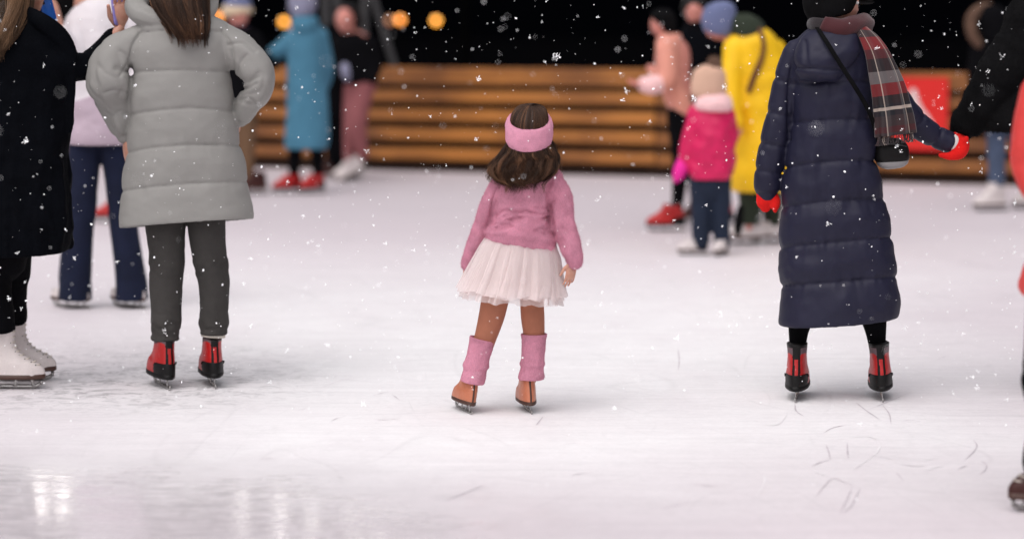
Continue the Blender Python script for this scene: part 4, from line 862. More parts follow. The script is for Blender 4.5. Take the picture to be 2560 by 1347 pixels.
def build_dark_teen():
    P = Person(846, 446, 'dark clothed skater in a black hood standing between the teal coat and the mauve trousers')
    simple(P, (838, 92, 0, 30, 140, 0), [(838, 124, 0, 18), (840, 150, 0, 38), (842, 220, 0, 38), (844, 290, 0, 40)], [[(812, 155, 0, 13), (806, 215, .05, 12), (815, 270, .1, 8)], [(868, 155, 0, 13), (874, 215, .05, 12), (866, 270, .1, 8)]], [[(832, 290, 0, 22), (832, 360, 0, 16), (834, 430, 0, 10)], [(858, 290, 0, 22), (858, 360, 0, 16), (856, 430, 0, 10)]])
    P.part('jacket', union([P.rings([(820, 122, 860, 122, .06), (806, 142, 872, 142, .1), (804, 220, 876, 220, .12), (808, 300, 874, 300, .12), (814, 304, 868, 304, .1)], m=30, n=40), P.tube([(812, 152, 0, 18), (806, 215, .05, 16), (814, 264, .1, 12)]), P.tube([(866, 152, 0, 18), (873, 215, .05, 16), (867, 264, .1, 12)])], .013), black_cloth)
    P.part('hood', hat_shape(P, [(828, 56, 848, 56, .03), (810, 70, 866, 70, .09), (805, 96, 870, 96, .11), (812, 124, 864, 124, .1)]), black_cloth)
    P.part('trousers', union([P.tube([(834, 286, 0, 26), (832, 360, 0, 20), (834, 424, 0, 15)]), P.tube([(858, 286, 0, 26), (858, 360, 0, 20), (856, 424, 0, 15)])], .012), black_cloth)
    skate(P, (826, 444), 190, 'brown', .26, 0, .2, detail=False); skate(P, (858, 446), 190, 'brown', .26, 0, .2, detail=False)

def build_mauve():
    P = Person(880, 452, 'person in black jacket and mauve trousers with one white skate kicked up behind')
    simple(P, (862, 52, -.05, 33, -100, -6), [(875, 84, 0, 20), (886, 108, 0, 42), (896, 160, 0, 42), (903, 210, 0, 44)], [[(846, 115, -.02, 16), (842, 165, -.1, 14), (868, 180, -.2, 9)], [(928, 115, 0, 16), (936, 165, -.03, 14), (926, 205, -.1, 9)]], [[(890, 215, 0, 28), (878, 320, 0, 20), (872, 430, 0, 12)], [(914, 215, 0, 30), (892, 310, -.14, 21), (908, 392, -.15, 12)]], skin_m=skin_cold)
    P.part('jacket', union([P.rings([(856, 80, 900, 80, .06), (842, 98, 926, 98, .11), (838, 130, 938, 130, .13), (846, 180, 944, 180, .135), (856, 208, 946, 208, .13), (864, 212, 938, 212, .11)], m=30, n=40), P.tube([(848, 112, -.02, 22), (843, 165, -.1, 19), (862, 182, -.18, 14)]), P.tube([(926, 112, 0, 22), (938, 165, -.03, 19), (928, 198, -.1, 14)])], .014), black_cloth)
    P.part('glove', P.tube([(862, 168, -.18, 11), (864, 182, -.2, 12), (868, 196, -.2, 8)]), grey_knit)
    P.part('trousers', union([P.tube([(890, 205, 0, 30), (879, 310, 0, 22), (874, 406, 0, 15)]), P.tube([(912, 200, 0, 33), (900, 260, -.08, 27), (893, 315, -.14, 24), (900, 355, -.15, 19), (908, 388, -.15, 14)])], .012), mauve_cloth)
    P.part('hair', hat_shape(P, [(855, 8, 880, 8, .03), (838, 18, 894, 18, .09), (840, 32, 904, 34, .1, .05), (862, 56, 908, 60, .06, .09), (880, 76, 900, 78, .04, .09)]), hair_black)
    skate(P, (872, 447), 205, 'white', .27, 0, .2, detail=False)
    skate(P, W(893, 444, P.d - .15), 190, 'white', .30, 0, .2, tip=30, detail=False)

def build_peach():
    P = Person(1685, 577, 'person in peach jacket and black leggings bending forward on red skates, forearm raised')
    simple(P, (1652, 62, 0, 31, 165, -20), [(1672, 98, 0, 22), (1680, 124, 0, 44), (1684, 190, 0, 44), (1698, 270, 0, 46)], [[(1664, 122, -.1, 18), (1668, 205, -.18, 16), (1618, 212, -.2, 11)], [(1684, 125, .12, 16), (1668, 200, .24, 15), (1625, 170, .3, 11)]], [[(1694, 270, -.05, 30), (1702, 400, -.06, 22), (1692, 545, -.05, 14)], [(1720, 270, .1, 30), (1765, 400, .25, 22), (1800, 540, .35, 14)]], skin_m=skin_cold,
           hands=[hand_shapes(P.pt(1620, 212, -.2)[:3], (-1, 0, .1), (0, -.4, 1), .17, .6)])
    P.part('jacket', union([P.rings([(1650, 84, 1702, 84, .08), (1642, 104, 1703, 104, .12), (1640, 140, 1705, 140, .135), (1642, 190, 1704, 190, .14), (1652, 225, 1712, 225, .14), (1664, 255, 1728, 250, .14), (1676, 285, 1726, 285, .13), (1684, 306, 1716, 304, .1)], m=50, n=50, disp=lambda S, T, px, py: .008 * fbm(np.stack([px * .04, py * .04, T], -1))), P.tube([(1664, 120, -.1, 26), (1664, 205, -.18, 23), (1642, 212, -.19, 20)]), P.tube([(1684, 125, .12, 22), (1668, 200, .24, 20), (1632, 176, .3, 15)])], .014), peach_cloth)
    P.part('fleece_cuff', P.tube([(1650, 210, -.19, 22), (1630, 213, -.2, 24), (1614, 212, -.2, 21)]), pale_pink)
    P.part('leggings', union([P.tube([(1696, 290, -.05, 30), (1702, 400, -.06, 23), (1693, 522, -.05, 15)]), P.tube([(1720, 290, .1, 30), (1765, 400, .25, 23), (1800, 514, .35, 15)])], .012), black_cloth)
    P.part('hat', hat_shape(P, [(1648, 22, 1668, 22, .03), (1630, 32, 1684, 34, .085), (1630, 50, 1690, 58, .10, .01), (1642, 64, 1690, 76, .10, .02), (1656, 82, 1686, 88, .09, .03)]), black_knit)
    skate(P, (1673, 576), 186, 'red', .28, 0, .22, detail=False, off=-.05); skate(P, (1796, 560), 186, 'red', .28, 0, .22, detail=False, off=.35)

def build_black_bg():
    P = Person(1750, 555, 'person dressed all in black standing behind the child in the hot pink jacket')
    simple(P, (1738, 30, -.03, 36, -110, 5), [(1740, 68, 0, 22), (1746, 92, 0, 46), (1750, 190, 0, 46), (1752, 310, 0, 48)], [[(1708, 100, 0, 18), (1700, 180, 0, 15), (1712, 250, -.1, 10)], [(1790, 100, 0, 18), (1798, 180, 0, 15), (1786, 250, -.1, 10)]], [[(1738, 310, 0, 28), (1738, 420, 0, 20), (1742, 530, 0, 13)], [(1766, 310, 0, 28), (1770, 420, 0, 20), (1772, 530, 0, 13)]], skin_m=skin_cold)
    P.part('coat', union([P.rings([(1716, 58, 1762, 58, .07), (1704, 80, 1790, 80, .12), (1700, 130, 1800, 130, .14), (1702, 220, 1800, 220, .15), (1704, 330, 1800, 330, .16), (1712, 336, 1792, 336, .13)], m=40, n=50), P.tube([(1712, 98, 0, 24), (1701, 180, 0, 21), (1711, 240, -.1, 15)]), P.tube([(1788, 98, 0, 24), (1798, 180, 0, 21), (1787, 240, -.1, 15)])], .014), black_coat)
    P.part('trousers', union([P.tube([(1740, 300, 0, 30), (1740, 420, 0, 23), (1744, 530, 0, 17)]), P.tube([(1766, 300, 0, 30), (1770, 420, 0, 23), (1772, 530, 0, 17)])], .012), black_cloth)
    P.part('hair', hat_shape(P, [(1728, -12, 1748, -12, .03), (1710, -2, 1766, -2, .09), (1704, 16, 1770, 14, .112, .01), (1706, 30, 1769, 34, .105, .02), (1726, 44, 1766, 50, .09, .04), (1744, 62, 1764, 64, .05, .06)]), hair_black)
    P.part('scarf', P.rings([(1722, 50, 1762, 56, .09), (1712, 60, 1768, 64, .115), (1712, 74, 1770, 76, .11), (1722, 82, 1762, 84, .08)], m=20, n=36), black_cloth)
    skate(P, (1744, 553), 230, 'brown', .28, 0, .22, detail=False); skate(P, (1774, 555), 250, 'brown', .28, 0, .22, detail=False)

def build_child():
    P = Person(1770, 638, 'small child in hot pink jacket, beige bobble hat and dark navy trousers')
    simple(P, (1772, 205, 0, 38, 140, 0), [(1774, 246, 0, 22), (1776, 272, 0, 38), (1778, 350, 0, 38), (1776, 430, 0, 40)], [[(1740, 285, 0, 16), (1722, 350, 0, 14), (1702, 430, 0, 10)], [(1815, 285, .05, 16), (1828, 340, .12, 14), (1820, 300, .28, 10)]], [[(1756, 430, 0, 26), (1754, 520, 0, 20), (1752, 610, 0, 13)], [(1798, 430, 0, 26), (1802, 520, 0, 20), (1805, 610, 0, 13)]])
    P.part('jacket', union([P.rings([(1745, 250, 1812, 250, .07), (1732, 272, 1828, 272, .10), (1726, 310, 1836, 310, .12), (1722, 360, 1840, 360, .13), (1724, 400, 1836, 400, .13), (1728, 440, 1826, 440, .125), (1730, 449, 1822, 449, .12), (1742, 440, 1810, 440, .09)], m=70, n=70, disp=lambda S, T, px, py: .020 * fbm(np.stack([px * .03, py * .035, T], -1))), P.tube([(1742, 284, 0, 24), (1726, 345, 0, 22), (1708, 412, 0, 18)], disp=arm_folds(.008, 3)), P.tube([(1814, 284, .05, 24), (1828, 340, .12, 20), (1821, 310, .26, 16)])], .011), hot_pink)
    P.part('mitten', P.tube([(1710, 404, 0, 17), (1702, 424, 0, 18), (1694, 442, 0, 14), (1690, 450, 0, 8)], 20, 20), magenta)
    P.part('hood', P.rings([(1752, 232, 1812, 232, .07, -.02), (1740, 246, 1828, 246, .11, -.03), (1736, 262, 1832, 262, .125, -.03), (1742, 274, 1828, 276, .11, -.03), (1758, 278, 1812, 280, .08, -.03)], m=30, n=50, disp=lambda S, T, px, py: .006 * fbm(np.stack([px * .1, py * .1, T], -1))), pale_pink)
    h = P.part('bobble_hat', hat_shape(P, [(1758, 162, 1794, 162, .04), (1736, 176, 1810, 176, .09), (1728, 205, 1816, 205, .108), (1729, 236, 1815, 236, .108), (1736, 246, 1808, 246, .1)]), cream_beige)
    V, F = ellipsoid(P.pt(1786, 164, -.01)[:3], .052, .052, .062); P.part('pompom', join([(V, F), fuzz(V, F, 4000, .022, .0012, 0, 5)]), brown_fur, h, recalc=False)
    P.part('trousers', union([P.tube([(1754, 420, 0, 32), (1753, 500, 0, 26), (1752, 560, 0, 23), (1752, 606, 0, 22)], disp=leg_folds(.006, 3)), P.tube([(1798, 420, 0, 32), (1801, 500, 0, 26), (1803, 560, 0, 22), (1804, 612, 0, 21)], disp=leg_folds(.006, 5)), P.tube([(1775, 435, 0, 36), (1776, 470, 0, 38)], 8, 24)], .011), navy_trouser)
    skate(P, (1738, 638), 190, 'white', .2, 0, .16, detail=False); skate(P, (1806, 641), 240, 'white', .2, 0, .16, detail=False)

def build_yellow():
    P = Person(1880, 612, 'person in bright yellow coat and blue grey beanie leaning over the child in hot pink')
    simple(P, (1793, 62, -.02, 40, 205, -40), [(1826, 92, 0, 26), (1862, 112, 0, 52), (1880, 180, 0, 54), (1890, 290, 0, 54), (1892, 400, 0, 54)], [[(1832, 120, -.08, 20), (1822, 230, -.16, 18), (1846, 330, -.2, 12)], [(1938, 130, .1, 20), (1940, 240, .15, 18), (1900, 330, .2, 12)]], [[(1874, 400, 0, 32), (1876, 500, -.02, 24), (1868, 590, -.02, 14)], [(1914, 400, .05, 32), (1930, 500, .1, 24), (1935, 590, .12, 14)]], skin_m=skin_cold)
    P.part('coat', union([P.rings([(1848, 66, 1912, 70, .09), (1820, 88, 1940, 92, .14), (1808, 130, 1955, 130, .165), (1808, 190, 1962, 190, .17), (1818, 235, 1962, 235, .17), (1830, 290, 1958, 290, .17), (1830, 360, 1958, 360, .18), (1826, 430, 1966, 430, .19), (1828, 470, 1964, 472, .19), (1832, 480, 1960, 480, .18), (1846, 465, 1948, 465, .14)], m=90, n=80, disp=lambda S, T, px, py: .012 * fbm(np.stack([px * .02, py * .03, T], -1))), P.tube([(1836, 118, -.08, 28), (1824, 225, -.15, 25), (1838, 310, -.2, 20)], disp=arm_folds(.008, 3)), P.tube([(1938, 125, .1, 28), (1940, 240, .15, 25), (1908, 310, .2, 20)])], .014), yellow_shell)
    P.part('hood', P.rings([(1830, 34, 1872, 34, .06), (1820, 52, 1898, 48, .12), (1818, 72, 1912, 66, .14, .0), (1832, 92, 1908, 84, .12, -.02), (1856, 98, 1896, 92, .09, -.02)], m=30, n=50), dark_green)
    P.part('beanie', hat_shape(P, [(1788, 4, 1812, 2, .03), (1764, 18, 1834, 12, .09), (1754, 44, 1842, 40, .108), (1756, 68, 1838, 70, .11), (1766, 84, 1830, 86, .10), (1784, 88, 1822, 92, .08)]), blue_knit)
    P.part('trousers', union([P.tube([(1872, 440, 0, 34), (1876, 500, -.02, 29), (1876, 560, -.02, 26)], open_end=True), P.tube([(1918, 440, .05, 34), (1930, 500, .1, 28), (1934, 560, .12, 25)], open_end=True)], .012), dark_green)
    P.part('glove', P.tube([(1852, 520, -.2, 9), (1848, 545, -.2, 11), (1846, 566, -.2, 12), (1844, 582, -.2, 8)]), black_knit)
    P.part('bag_strap', round_tube(P.pts([(1900, 74, -.14, 6), (1910, 112, -.175, 6), (1903, 150, -.18, 7), (1886, 190, -.18, 8), (1872, 228, -.175, 7)]), 40, 12, flat=.4), brown_leather)
    skate(P, (1868, 616), 188, 'white', .29, 0, .24, detail=False); skate(P, (1936, 612), 195, 'white', .29, 0, .24, detail=False, off=.12)

def build_jeans_far():
    P = Person(2500, 528, 'person with brown fur trimmed hood, black jacket and blue jeans far off by the fence')
    simple(P, (2478, 60, 0, 36, -20, 0), [(2478, 98, 0, 22), (2482, 122, 0, 46), (2486, 200, 0, 46), (2500, 300, 0, 48)], [[(2446, 130, 0, 18), (2440, 200, 0, 15), (2455, 270, .1, 10)], [(2524, 130, 0, 18), (2532, 200, 0, 15), (2522, 270, .1, 10)]], [[(2490, 300, 0, 28), (2492, 400, 0, 19), (2494, 510, 0, 12)], [(2530, 300, .1, 28), (2560, 400, .15, 19), (2580, 500, .2, 12)]])
    P.part('jacket', union([P.rings([(2452, 92, 2505, 92, .08), (2432, 118, 2530, 118, .13), (2426, 170, 2540, 170, .14), (2430, 250, 2545, 250, .15), (2440, 318, 2550, 318, .15), (2450, 324, 2540, 324, .12)], m=30, n=40), P.tube([(2446, 126, 0, 23), (2440, 200, 0, 20), (2454, 260, .1, 15)]), P.tube([(2524, 126, 0, 23), (2533, 200, 0, 20), (2523, 260, .1, 15)])], .014), black_cloth)
    P.part('hood', hat_shape(P, [(2466, 12, 2492, 12, .03), (2442, 26, 2514, 26, .09), (2436, 60, 2520, 60, .12), (2444, 100, 2514, 100, .12)]), black_cloth)
    V, F = round_tube(P.pts([(2452, 118, -.06, 10), (2430, 84, -.1, 13), (2428, 48, -.08, 14), (2448, 24, -.02, 13), (2470, 16, .04, 11)]), 40, 20)
    P.part('fur_trim', join([(V, F), fuzz(V, F, 4000, .03, .0014, 0, 6)]), brown_fur, recalc=False)
    P.part('jeans', union([P.tube([(2490, 290, 0, 28), (2491, 390, 0, 23), (2492, 466, 0, 20)], open_end=True), P.tube([(2530, 290, .1, 28), (2560, 390, .15, 23), (2580, 462, .2, 20)], open_end=True)], .012), blue_denim)
    skate(P, (2482, 526), 192, 'white', .28, 0, .26, detail=False); skate(P, (2580, 515), 192, 'white', .28, 0, .26, detail=False, off=.2)

def build_black_right():
    P = Person(2690, 990, 'person in black fleece jacket at the right edge holding the hand in the red mitten')
    h = hand_shapes(P.pt(2404, 320, .11)[:3], (-.15, .05, -1), (.6, .7, 0), .165, 1.2, 1)
    body(P, (2680, -90, 0, 72, 110, 0), [(2680, 0, 0, 36), (2680, 70, 0, 92), (2680, 170, 0, 98), (2685, 300, 0, 92), (2690, 480, 0, 96)], [[(2585, 90, 0, 34), (2495, 220, .03, 28), (2402, 322, .1, 17)], [(2785, 95, 0, 34), (2810, 260, 0, 28), (2800, 420, .1, 16)]], [[(2645, 480, 0, 54), (2640, 680, 0, 40), (2640, 900, 0, 26)], [(2735, 480, 0, 54), (2740, 680, 0, 40), (2745, 900, 0, 26)]], voxel=.007, hands=[h])
    def fz(S, T): return .006 * np.abs(fbm(np.stack([S * 26, np.cos(T) * 3, np.sin(T) * 3], -1))) + .012 * np.clip(np.sin(S * 30), 0, 1) * .5
    V, F = union([P.rings([(2610, -20, 2750, -20, .09), (2560, 40, 2800, 40, .14), (2540, 120, 2830, 120, .17), (2535, 200, 2830, 200, .175), (2480, 270, 2830, 270, .18), (2462, 318, 2830, 320, .18), (2470, 328, 2822, 330, .17)], m=80, n=90, disp=lambda S, T, px, py: .006 * fbm(np.stack([px * .05, py * .05, T], -1))), P.tube([(2585, 30, 0, 62), (2560, 110, 0, 66), (2520, 170, .0, 66), (2474, 240, .02, 58), (2436, 288, .06, 46), (2409, 318, .09, 35), (2402, 330, .1, 28)], 120, 50, disp=fz), P.tube([(2785, 90, 0, 50), (2812, 260, 0, 44), (2802, 390, .08, 30)], 40, 24)], .007, 1)
    P.part('jacket', join([(V, F), fuzz(V, F, 26000, .012, .0006, .2, 8)]), black_knit, recalc=False)
    P.part('trousers', union([P.tube([(2650, 300, 0, 70), (2642, 560, 0, 58), (2640, 760, 0, 46), (2640, 900, 0, 38)], 40, 24), P.tube([(2730, 300, 0, 70), (2738, 560, 0, 58), (2742, 760, 0, 46), (2745, 900, 0, 38)], 40, 24)], .01), black_cloth)
    P.part('hair', hat_shape(P, [(2665, -168, 2695, -168, .03), (2625, -145, 2738, -145, .1), (2612, -95, 2750, -95, .118), (2625, -45, 2738, -45, .1), (2650, -25, 2712, -25, .06)]), hair_black)
    skate(P, (2638, 990), 95, 'brown', .3, 0, .28, detail=False); skate(P, (2748, 990), 85, 'brown', .3, 0, .28, detail=False)

def build_coral():
    P = Person(2640, 1275, 'person in coral red jacket cut off by the right edge of the photo')
    body(P, (2700, 55, 0, 82, 175, -8), [(2705, 150, 0, 44), (2705, 220, 0, 110), (2700, 400, 0, 110), (2700, 600, 0, 112), (2700, 720, 0, 110)], [[(2600, 240, -.05, 38), (2572, 385, -.05, 34), (2620, 520, -.15, 22)], [(2800, 240, .1, 38), (2830, 400, .1, 34), (2760, 520, -.05, 22)]], [[(2650, 700, 0, 60), (2640, 900, -.03, 44), (2632, 1190, 0, 26)], [(2750, 700, 0, 64), (2790, 930, .03, 48), (2850, 1170, .1, 30)]], voxel=.009)
    V, F = union([P.rings([(2650, 135, 2760, 135, .1), (2600, 190, 2810, 190, .15), (2578, 280, 2830, 280, .19), (2592, 420, 2830, 420, .2), (2606, 540, 2836, 560, .21), (2572, 660, 2840, 680, .22), (2554, 730, 2840, 740, .215), (2568, 748, 2826, 750, .19)], m=70, n=80, disp=lambda S, T, px, py: .014 * fbm(np.stack([px * .01, py * .02, T], -1))), P.tube([(2606, 230, -.05, 52), (2574, 330, -.07, 48), (2572, 400, -.08, 45), (2598, 480, -.12, 38), (2618, 516, -.15, 30)], 70, 36, disp=arm_folds(.012, 4)), P.tube([(2800, 230, .1, 52), (2834, 400, .1, 44), (2765, 510, -.04, 30)], 40, 28)], .009, 1)
    P.part('jacket', (V, F), coral_shell)
    P.part('trousers', union([P.tube([(2650, 690, 0, 84), (2622, 900, -.03, 62), (2614, 940, -.03, 60), (2616, 1040, -.02, 46), (2606, 1160, 0, 46)], 60, 28, disp=leg_folds(.01, 4)), P.tube([(2750, 690, 0, 84), (2790, 920, .03, 58), (2848, 1150, .1, 36)], 40, 28)], .009, 1), black_cloth)
    P.part('hat', hat_shape(P, [(2690, -36, 2715, -36, .03), (2640, -8, 2765, -8, .09), (2626, 40, 2778, 40, .115), (2630, 64, 2774, 64, .112)]), coral_shell)
    skate(P, (2640, 1272), 197, 'brown', .28, 0, .27); skate(P, (2850, 1262), 190, 'brown', .28, 0, .27, detail=False, off=.1)
cream_beige = fabric('beige_knit', s2l((206, 168, 146)), rough=.95, scale=200, bump=.6, var=.1, sheen=.4)
# ================================================================== THE PLACE
def ice_mat():
    m, nt, b = new_mat('rink_ice')
    tc = N(nt, 'ShaderNodeTexCoord'); P = tc.outputs['Object']
    def noise(scale, detail=4, sc=(1, 1, 1), rot=0, rough=.55, dist=0):
        mp = N(nt, 'ShaderNodeMapping'); mp.inputs['Scale'].default_value = sc; mp.inputs['Rotation'].default_value = (0, 0, rot); L(nt, P, mp.inputs[0])
        n = N(nt, 'ShaderNodeTexNoise', Scale=scale, Detail=detail, Roughness=rough, Distortion=dist); L(nt, mp.outputs[0], n.inputs['Vector']); return n.outputs['Fac']
    def rng(src, a, b_, c, d_, clamp=True):
        r = N(nt, 'ShaderNodeMapRange'); r.clamp = clamp
        for k, v in zip(('From Min', 'From Max', 'To Min', 'To Max'), (a, b_, c, d_)): r.inputs[k].default_value = v
        L(nt, src, r.inputs['Value']); return r.outputs[0]
    def math_(op, a, b_):
        n = N(nt, 'ShaderNodeMath', _operation=op)
        for i, v in enumerate((a, b_)):
            if hasattr(v, 'node'): L(nt, v, n.inputs[i])
            else: n.inputs[i].default_value = v
        return n.outputs[0]
    big = noise(.45, 4); mid = noise(2.2, 5, (1, .55, 1), .2); strk = noise(7, 5, (.16, 1.6, 1), R(5), .65, .4); strk2 = noise(11, 4, (.12, 1.8, 1), R(9), .65, .4)
    fine = noise(60, 4); scuff = noise(15, 6, (.75, .85, 1), .1, .68, 1.2)
    # where the surface is scraped and where it is wet
    sx = N(nt, 'ShaderNodeSeparateXYZ'); L(nt, P, sx.inputs[0])
    wet = math_('MULTIPLY', rng(math_('ADD', sx.outputs['X'], math_('MULTIPLY', big, 1.4)), 1.5, .1, 0, 1), rng(math_('ADD', math_('ADD', sx.outputs['Y'], math_('MULTIPLY', mid, 1.2)), math_('MULTIPLY', sx.outputs['X'], .35)), 8.9, 8.0, 0, 1))
    pat = noise(15, 5, (.5, 2.6, 1), R(5), .68, .5); mirror = math_('MULTIPLY', wet, rng(math_('ADD', pat, math_('MULTIPLY', wet, .10)), .585, .615, 0, 1))
    wetn = wet
    near_left = math_('MULTIPLY', rng(sx.outputs['X'], -.55, -1.3, 0, 1), math_('MULTIPLY', rng(sx.outputs['Y'], 9.2, 9.9, 0, 1), rng(sx.outputs['Y'], 12.0, 10.4, 0, 1)))
    sc_m = math_('MULTIPLY', near_left, rng(scuff, .46, .64, 0, 1))
    cr = N(nt, 'ShaderNodeValToRGB'); e = cr.color_ramp.elements
    e[0].position = .30; e[0].color = (.82, .795, .805, 1); e[1].position = .60; e[1].color = (.915, .91, .91, 1)
    mixv = math_('ADD', math_('MULTIPLY', big, .55), math_('MULTIPLY', mid, .45)); L(nt, mixv, cr.inputs[0])
    val = math_('MULTIPLY', rng(strk, .3, .7, .965, 1.03), rng(strk2, .3, .7, .97, 1.025))
    val = math_('MULTIPLY', val, rng(fine, .3, .7, .97, 1.03))
    val = math_('MULTIPLY', val, rng(sc_m, 0, 1, 1, .55))
    val = math_('MULTIPLY', val, rng(wetn, 0, 1, 1, .95))
    val = math_('MULTIPLY', val, rng(scuff, .32, .66, .955, 1.025)); frost = noise(38, 5, (.6, 1.0, 1), .3, .7, .8); val = math_('MULTIPLY', val, rng(math_('MULTIPLY', rng(frost, .56, .70, 0, 1), rng(mid, .48, .62, 0, 1)), 0, 1, 1, .88))
    # dense overlapping blade cuts: thin flowing lines
    def cuts(scale, sc, rot, k, w, seed):
        mp = N(nt, 'ShaderNodeMapping'); mp.inputs['Scale'].default_value = sc; mp.inputs['Rotation'].default_value = (0, 0, rot); mp.inputs['Location'].default_value = (seed, seed * 2, 0); L(nt, P, mp.inputs[0])
        n = N(nt, 'ShaderNodeTexNoise', Scale=scale, Detail=1.5, Roughness=.4, Distortion=.3); L(nt, mp.outputs[0], n.inputs['Vector'])
        fr = math_('FRACT', math_('MULTIPLY', n.outputs['Fac'], k), 0.0); ab = math_('ABSOLUTE', math_('SUBTRACT', fr, .5), 0.0)
        mk = noise(1.7, 3, (1, 1, 1), seed); return math_('MULTIPLY', rng(ab, 0, w, 1, 0), rng(mk, .46, .62, 0, 1))
    c1 = cuts(.55, (.8, .5, 1), .5, 16, .05, 1.3); c2 = cuts(.4, (.35, 1, 1), -.3, 14, .05, 4.1); c3 = cuts(.8, (1, .35, 1), 1.1, 12, .04, 7.7)
    cm = math_('MAXIMUM', c1, math_('MAXIMUM', c2, c3)); val = math_('MULTIPLY', val, rng(cm, 0, 1, 1, .93))
    # light pool put into the ice colour: white centre, dim pinkish edges
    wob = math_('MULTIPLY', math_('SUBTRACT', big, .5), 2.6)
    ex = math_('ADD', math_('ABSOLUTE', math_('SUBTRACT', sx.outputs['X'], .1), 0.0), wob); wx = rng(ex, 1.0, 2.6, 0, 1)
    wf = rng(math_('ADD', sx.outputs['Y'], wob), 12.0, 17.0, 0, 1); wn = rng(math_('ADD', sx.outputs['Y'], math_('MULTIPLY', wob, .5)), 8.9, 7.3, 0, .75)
    pool_edge = math_('MAXIMUM', math_('MULTIPLY', wx, .85), math_('MAXIMUM', wf, wn))
    wc = N(nt, 'ShaderNodeMix', _data_type='RGBA'); wc.inputs['B'].default_value = (.665, .605, .635, 1); L(nt, pool_edge, wc.inputs['Factor']); L(nt, cr.outputs[0], wc.inputs['A'])
    val = math_('MULTIPLY', val, rng(sx.outputs['Y'], 15.5, 22, 1, .80))  # far ice darkened once more, the light falling off in its colour
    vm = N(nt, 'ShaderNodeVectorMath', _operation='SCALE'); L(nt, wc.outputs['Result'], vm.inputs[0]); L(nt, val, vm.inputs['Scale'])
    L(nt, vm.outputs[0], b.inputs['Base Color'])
    ro = math_('SUBTRACT', rng(wetn, 0, 1, .62, .28), math_('MULTIPLY', mirror, .22)); L(nt, ro, b.inputs['Roughness'])
    L(nt, rng(mirror, 0, 1, .20, .5), b.inputs['Specular IOR Level'])
    h = math_('ADD', math_('MULTIPLY', strk, .5), math_('MULTIPLY', fine, .12)); h = math_('ADD', h, math_('MULTIPLY', scuff, .35)); h = math_('ADD', h, math_('MULTIPLY', strk2, .4))
    bp = N(nt, 'ShaderNodeBump', Strength=.5, Distance=.004); L(nt, h, bp.inputs['Height']); L(nt, rng(mirror, 0, 1, .5, .12), bp.inputs['Strength']); L(nt, bp.outputs[0], b.inputs['Normal'])
    b.inputs['Subsurface Weight'].default_value = 0
    return m

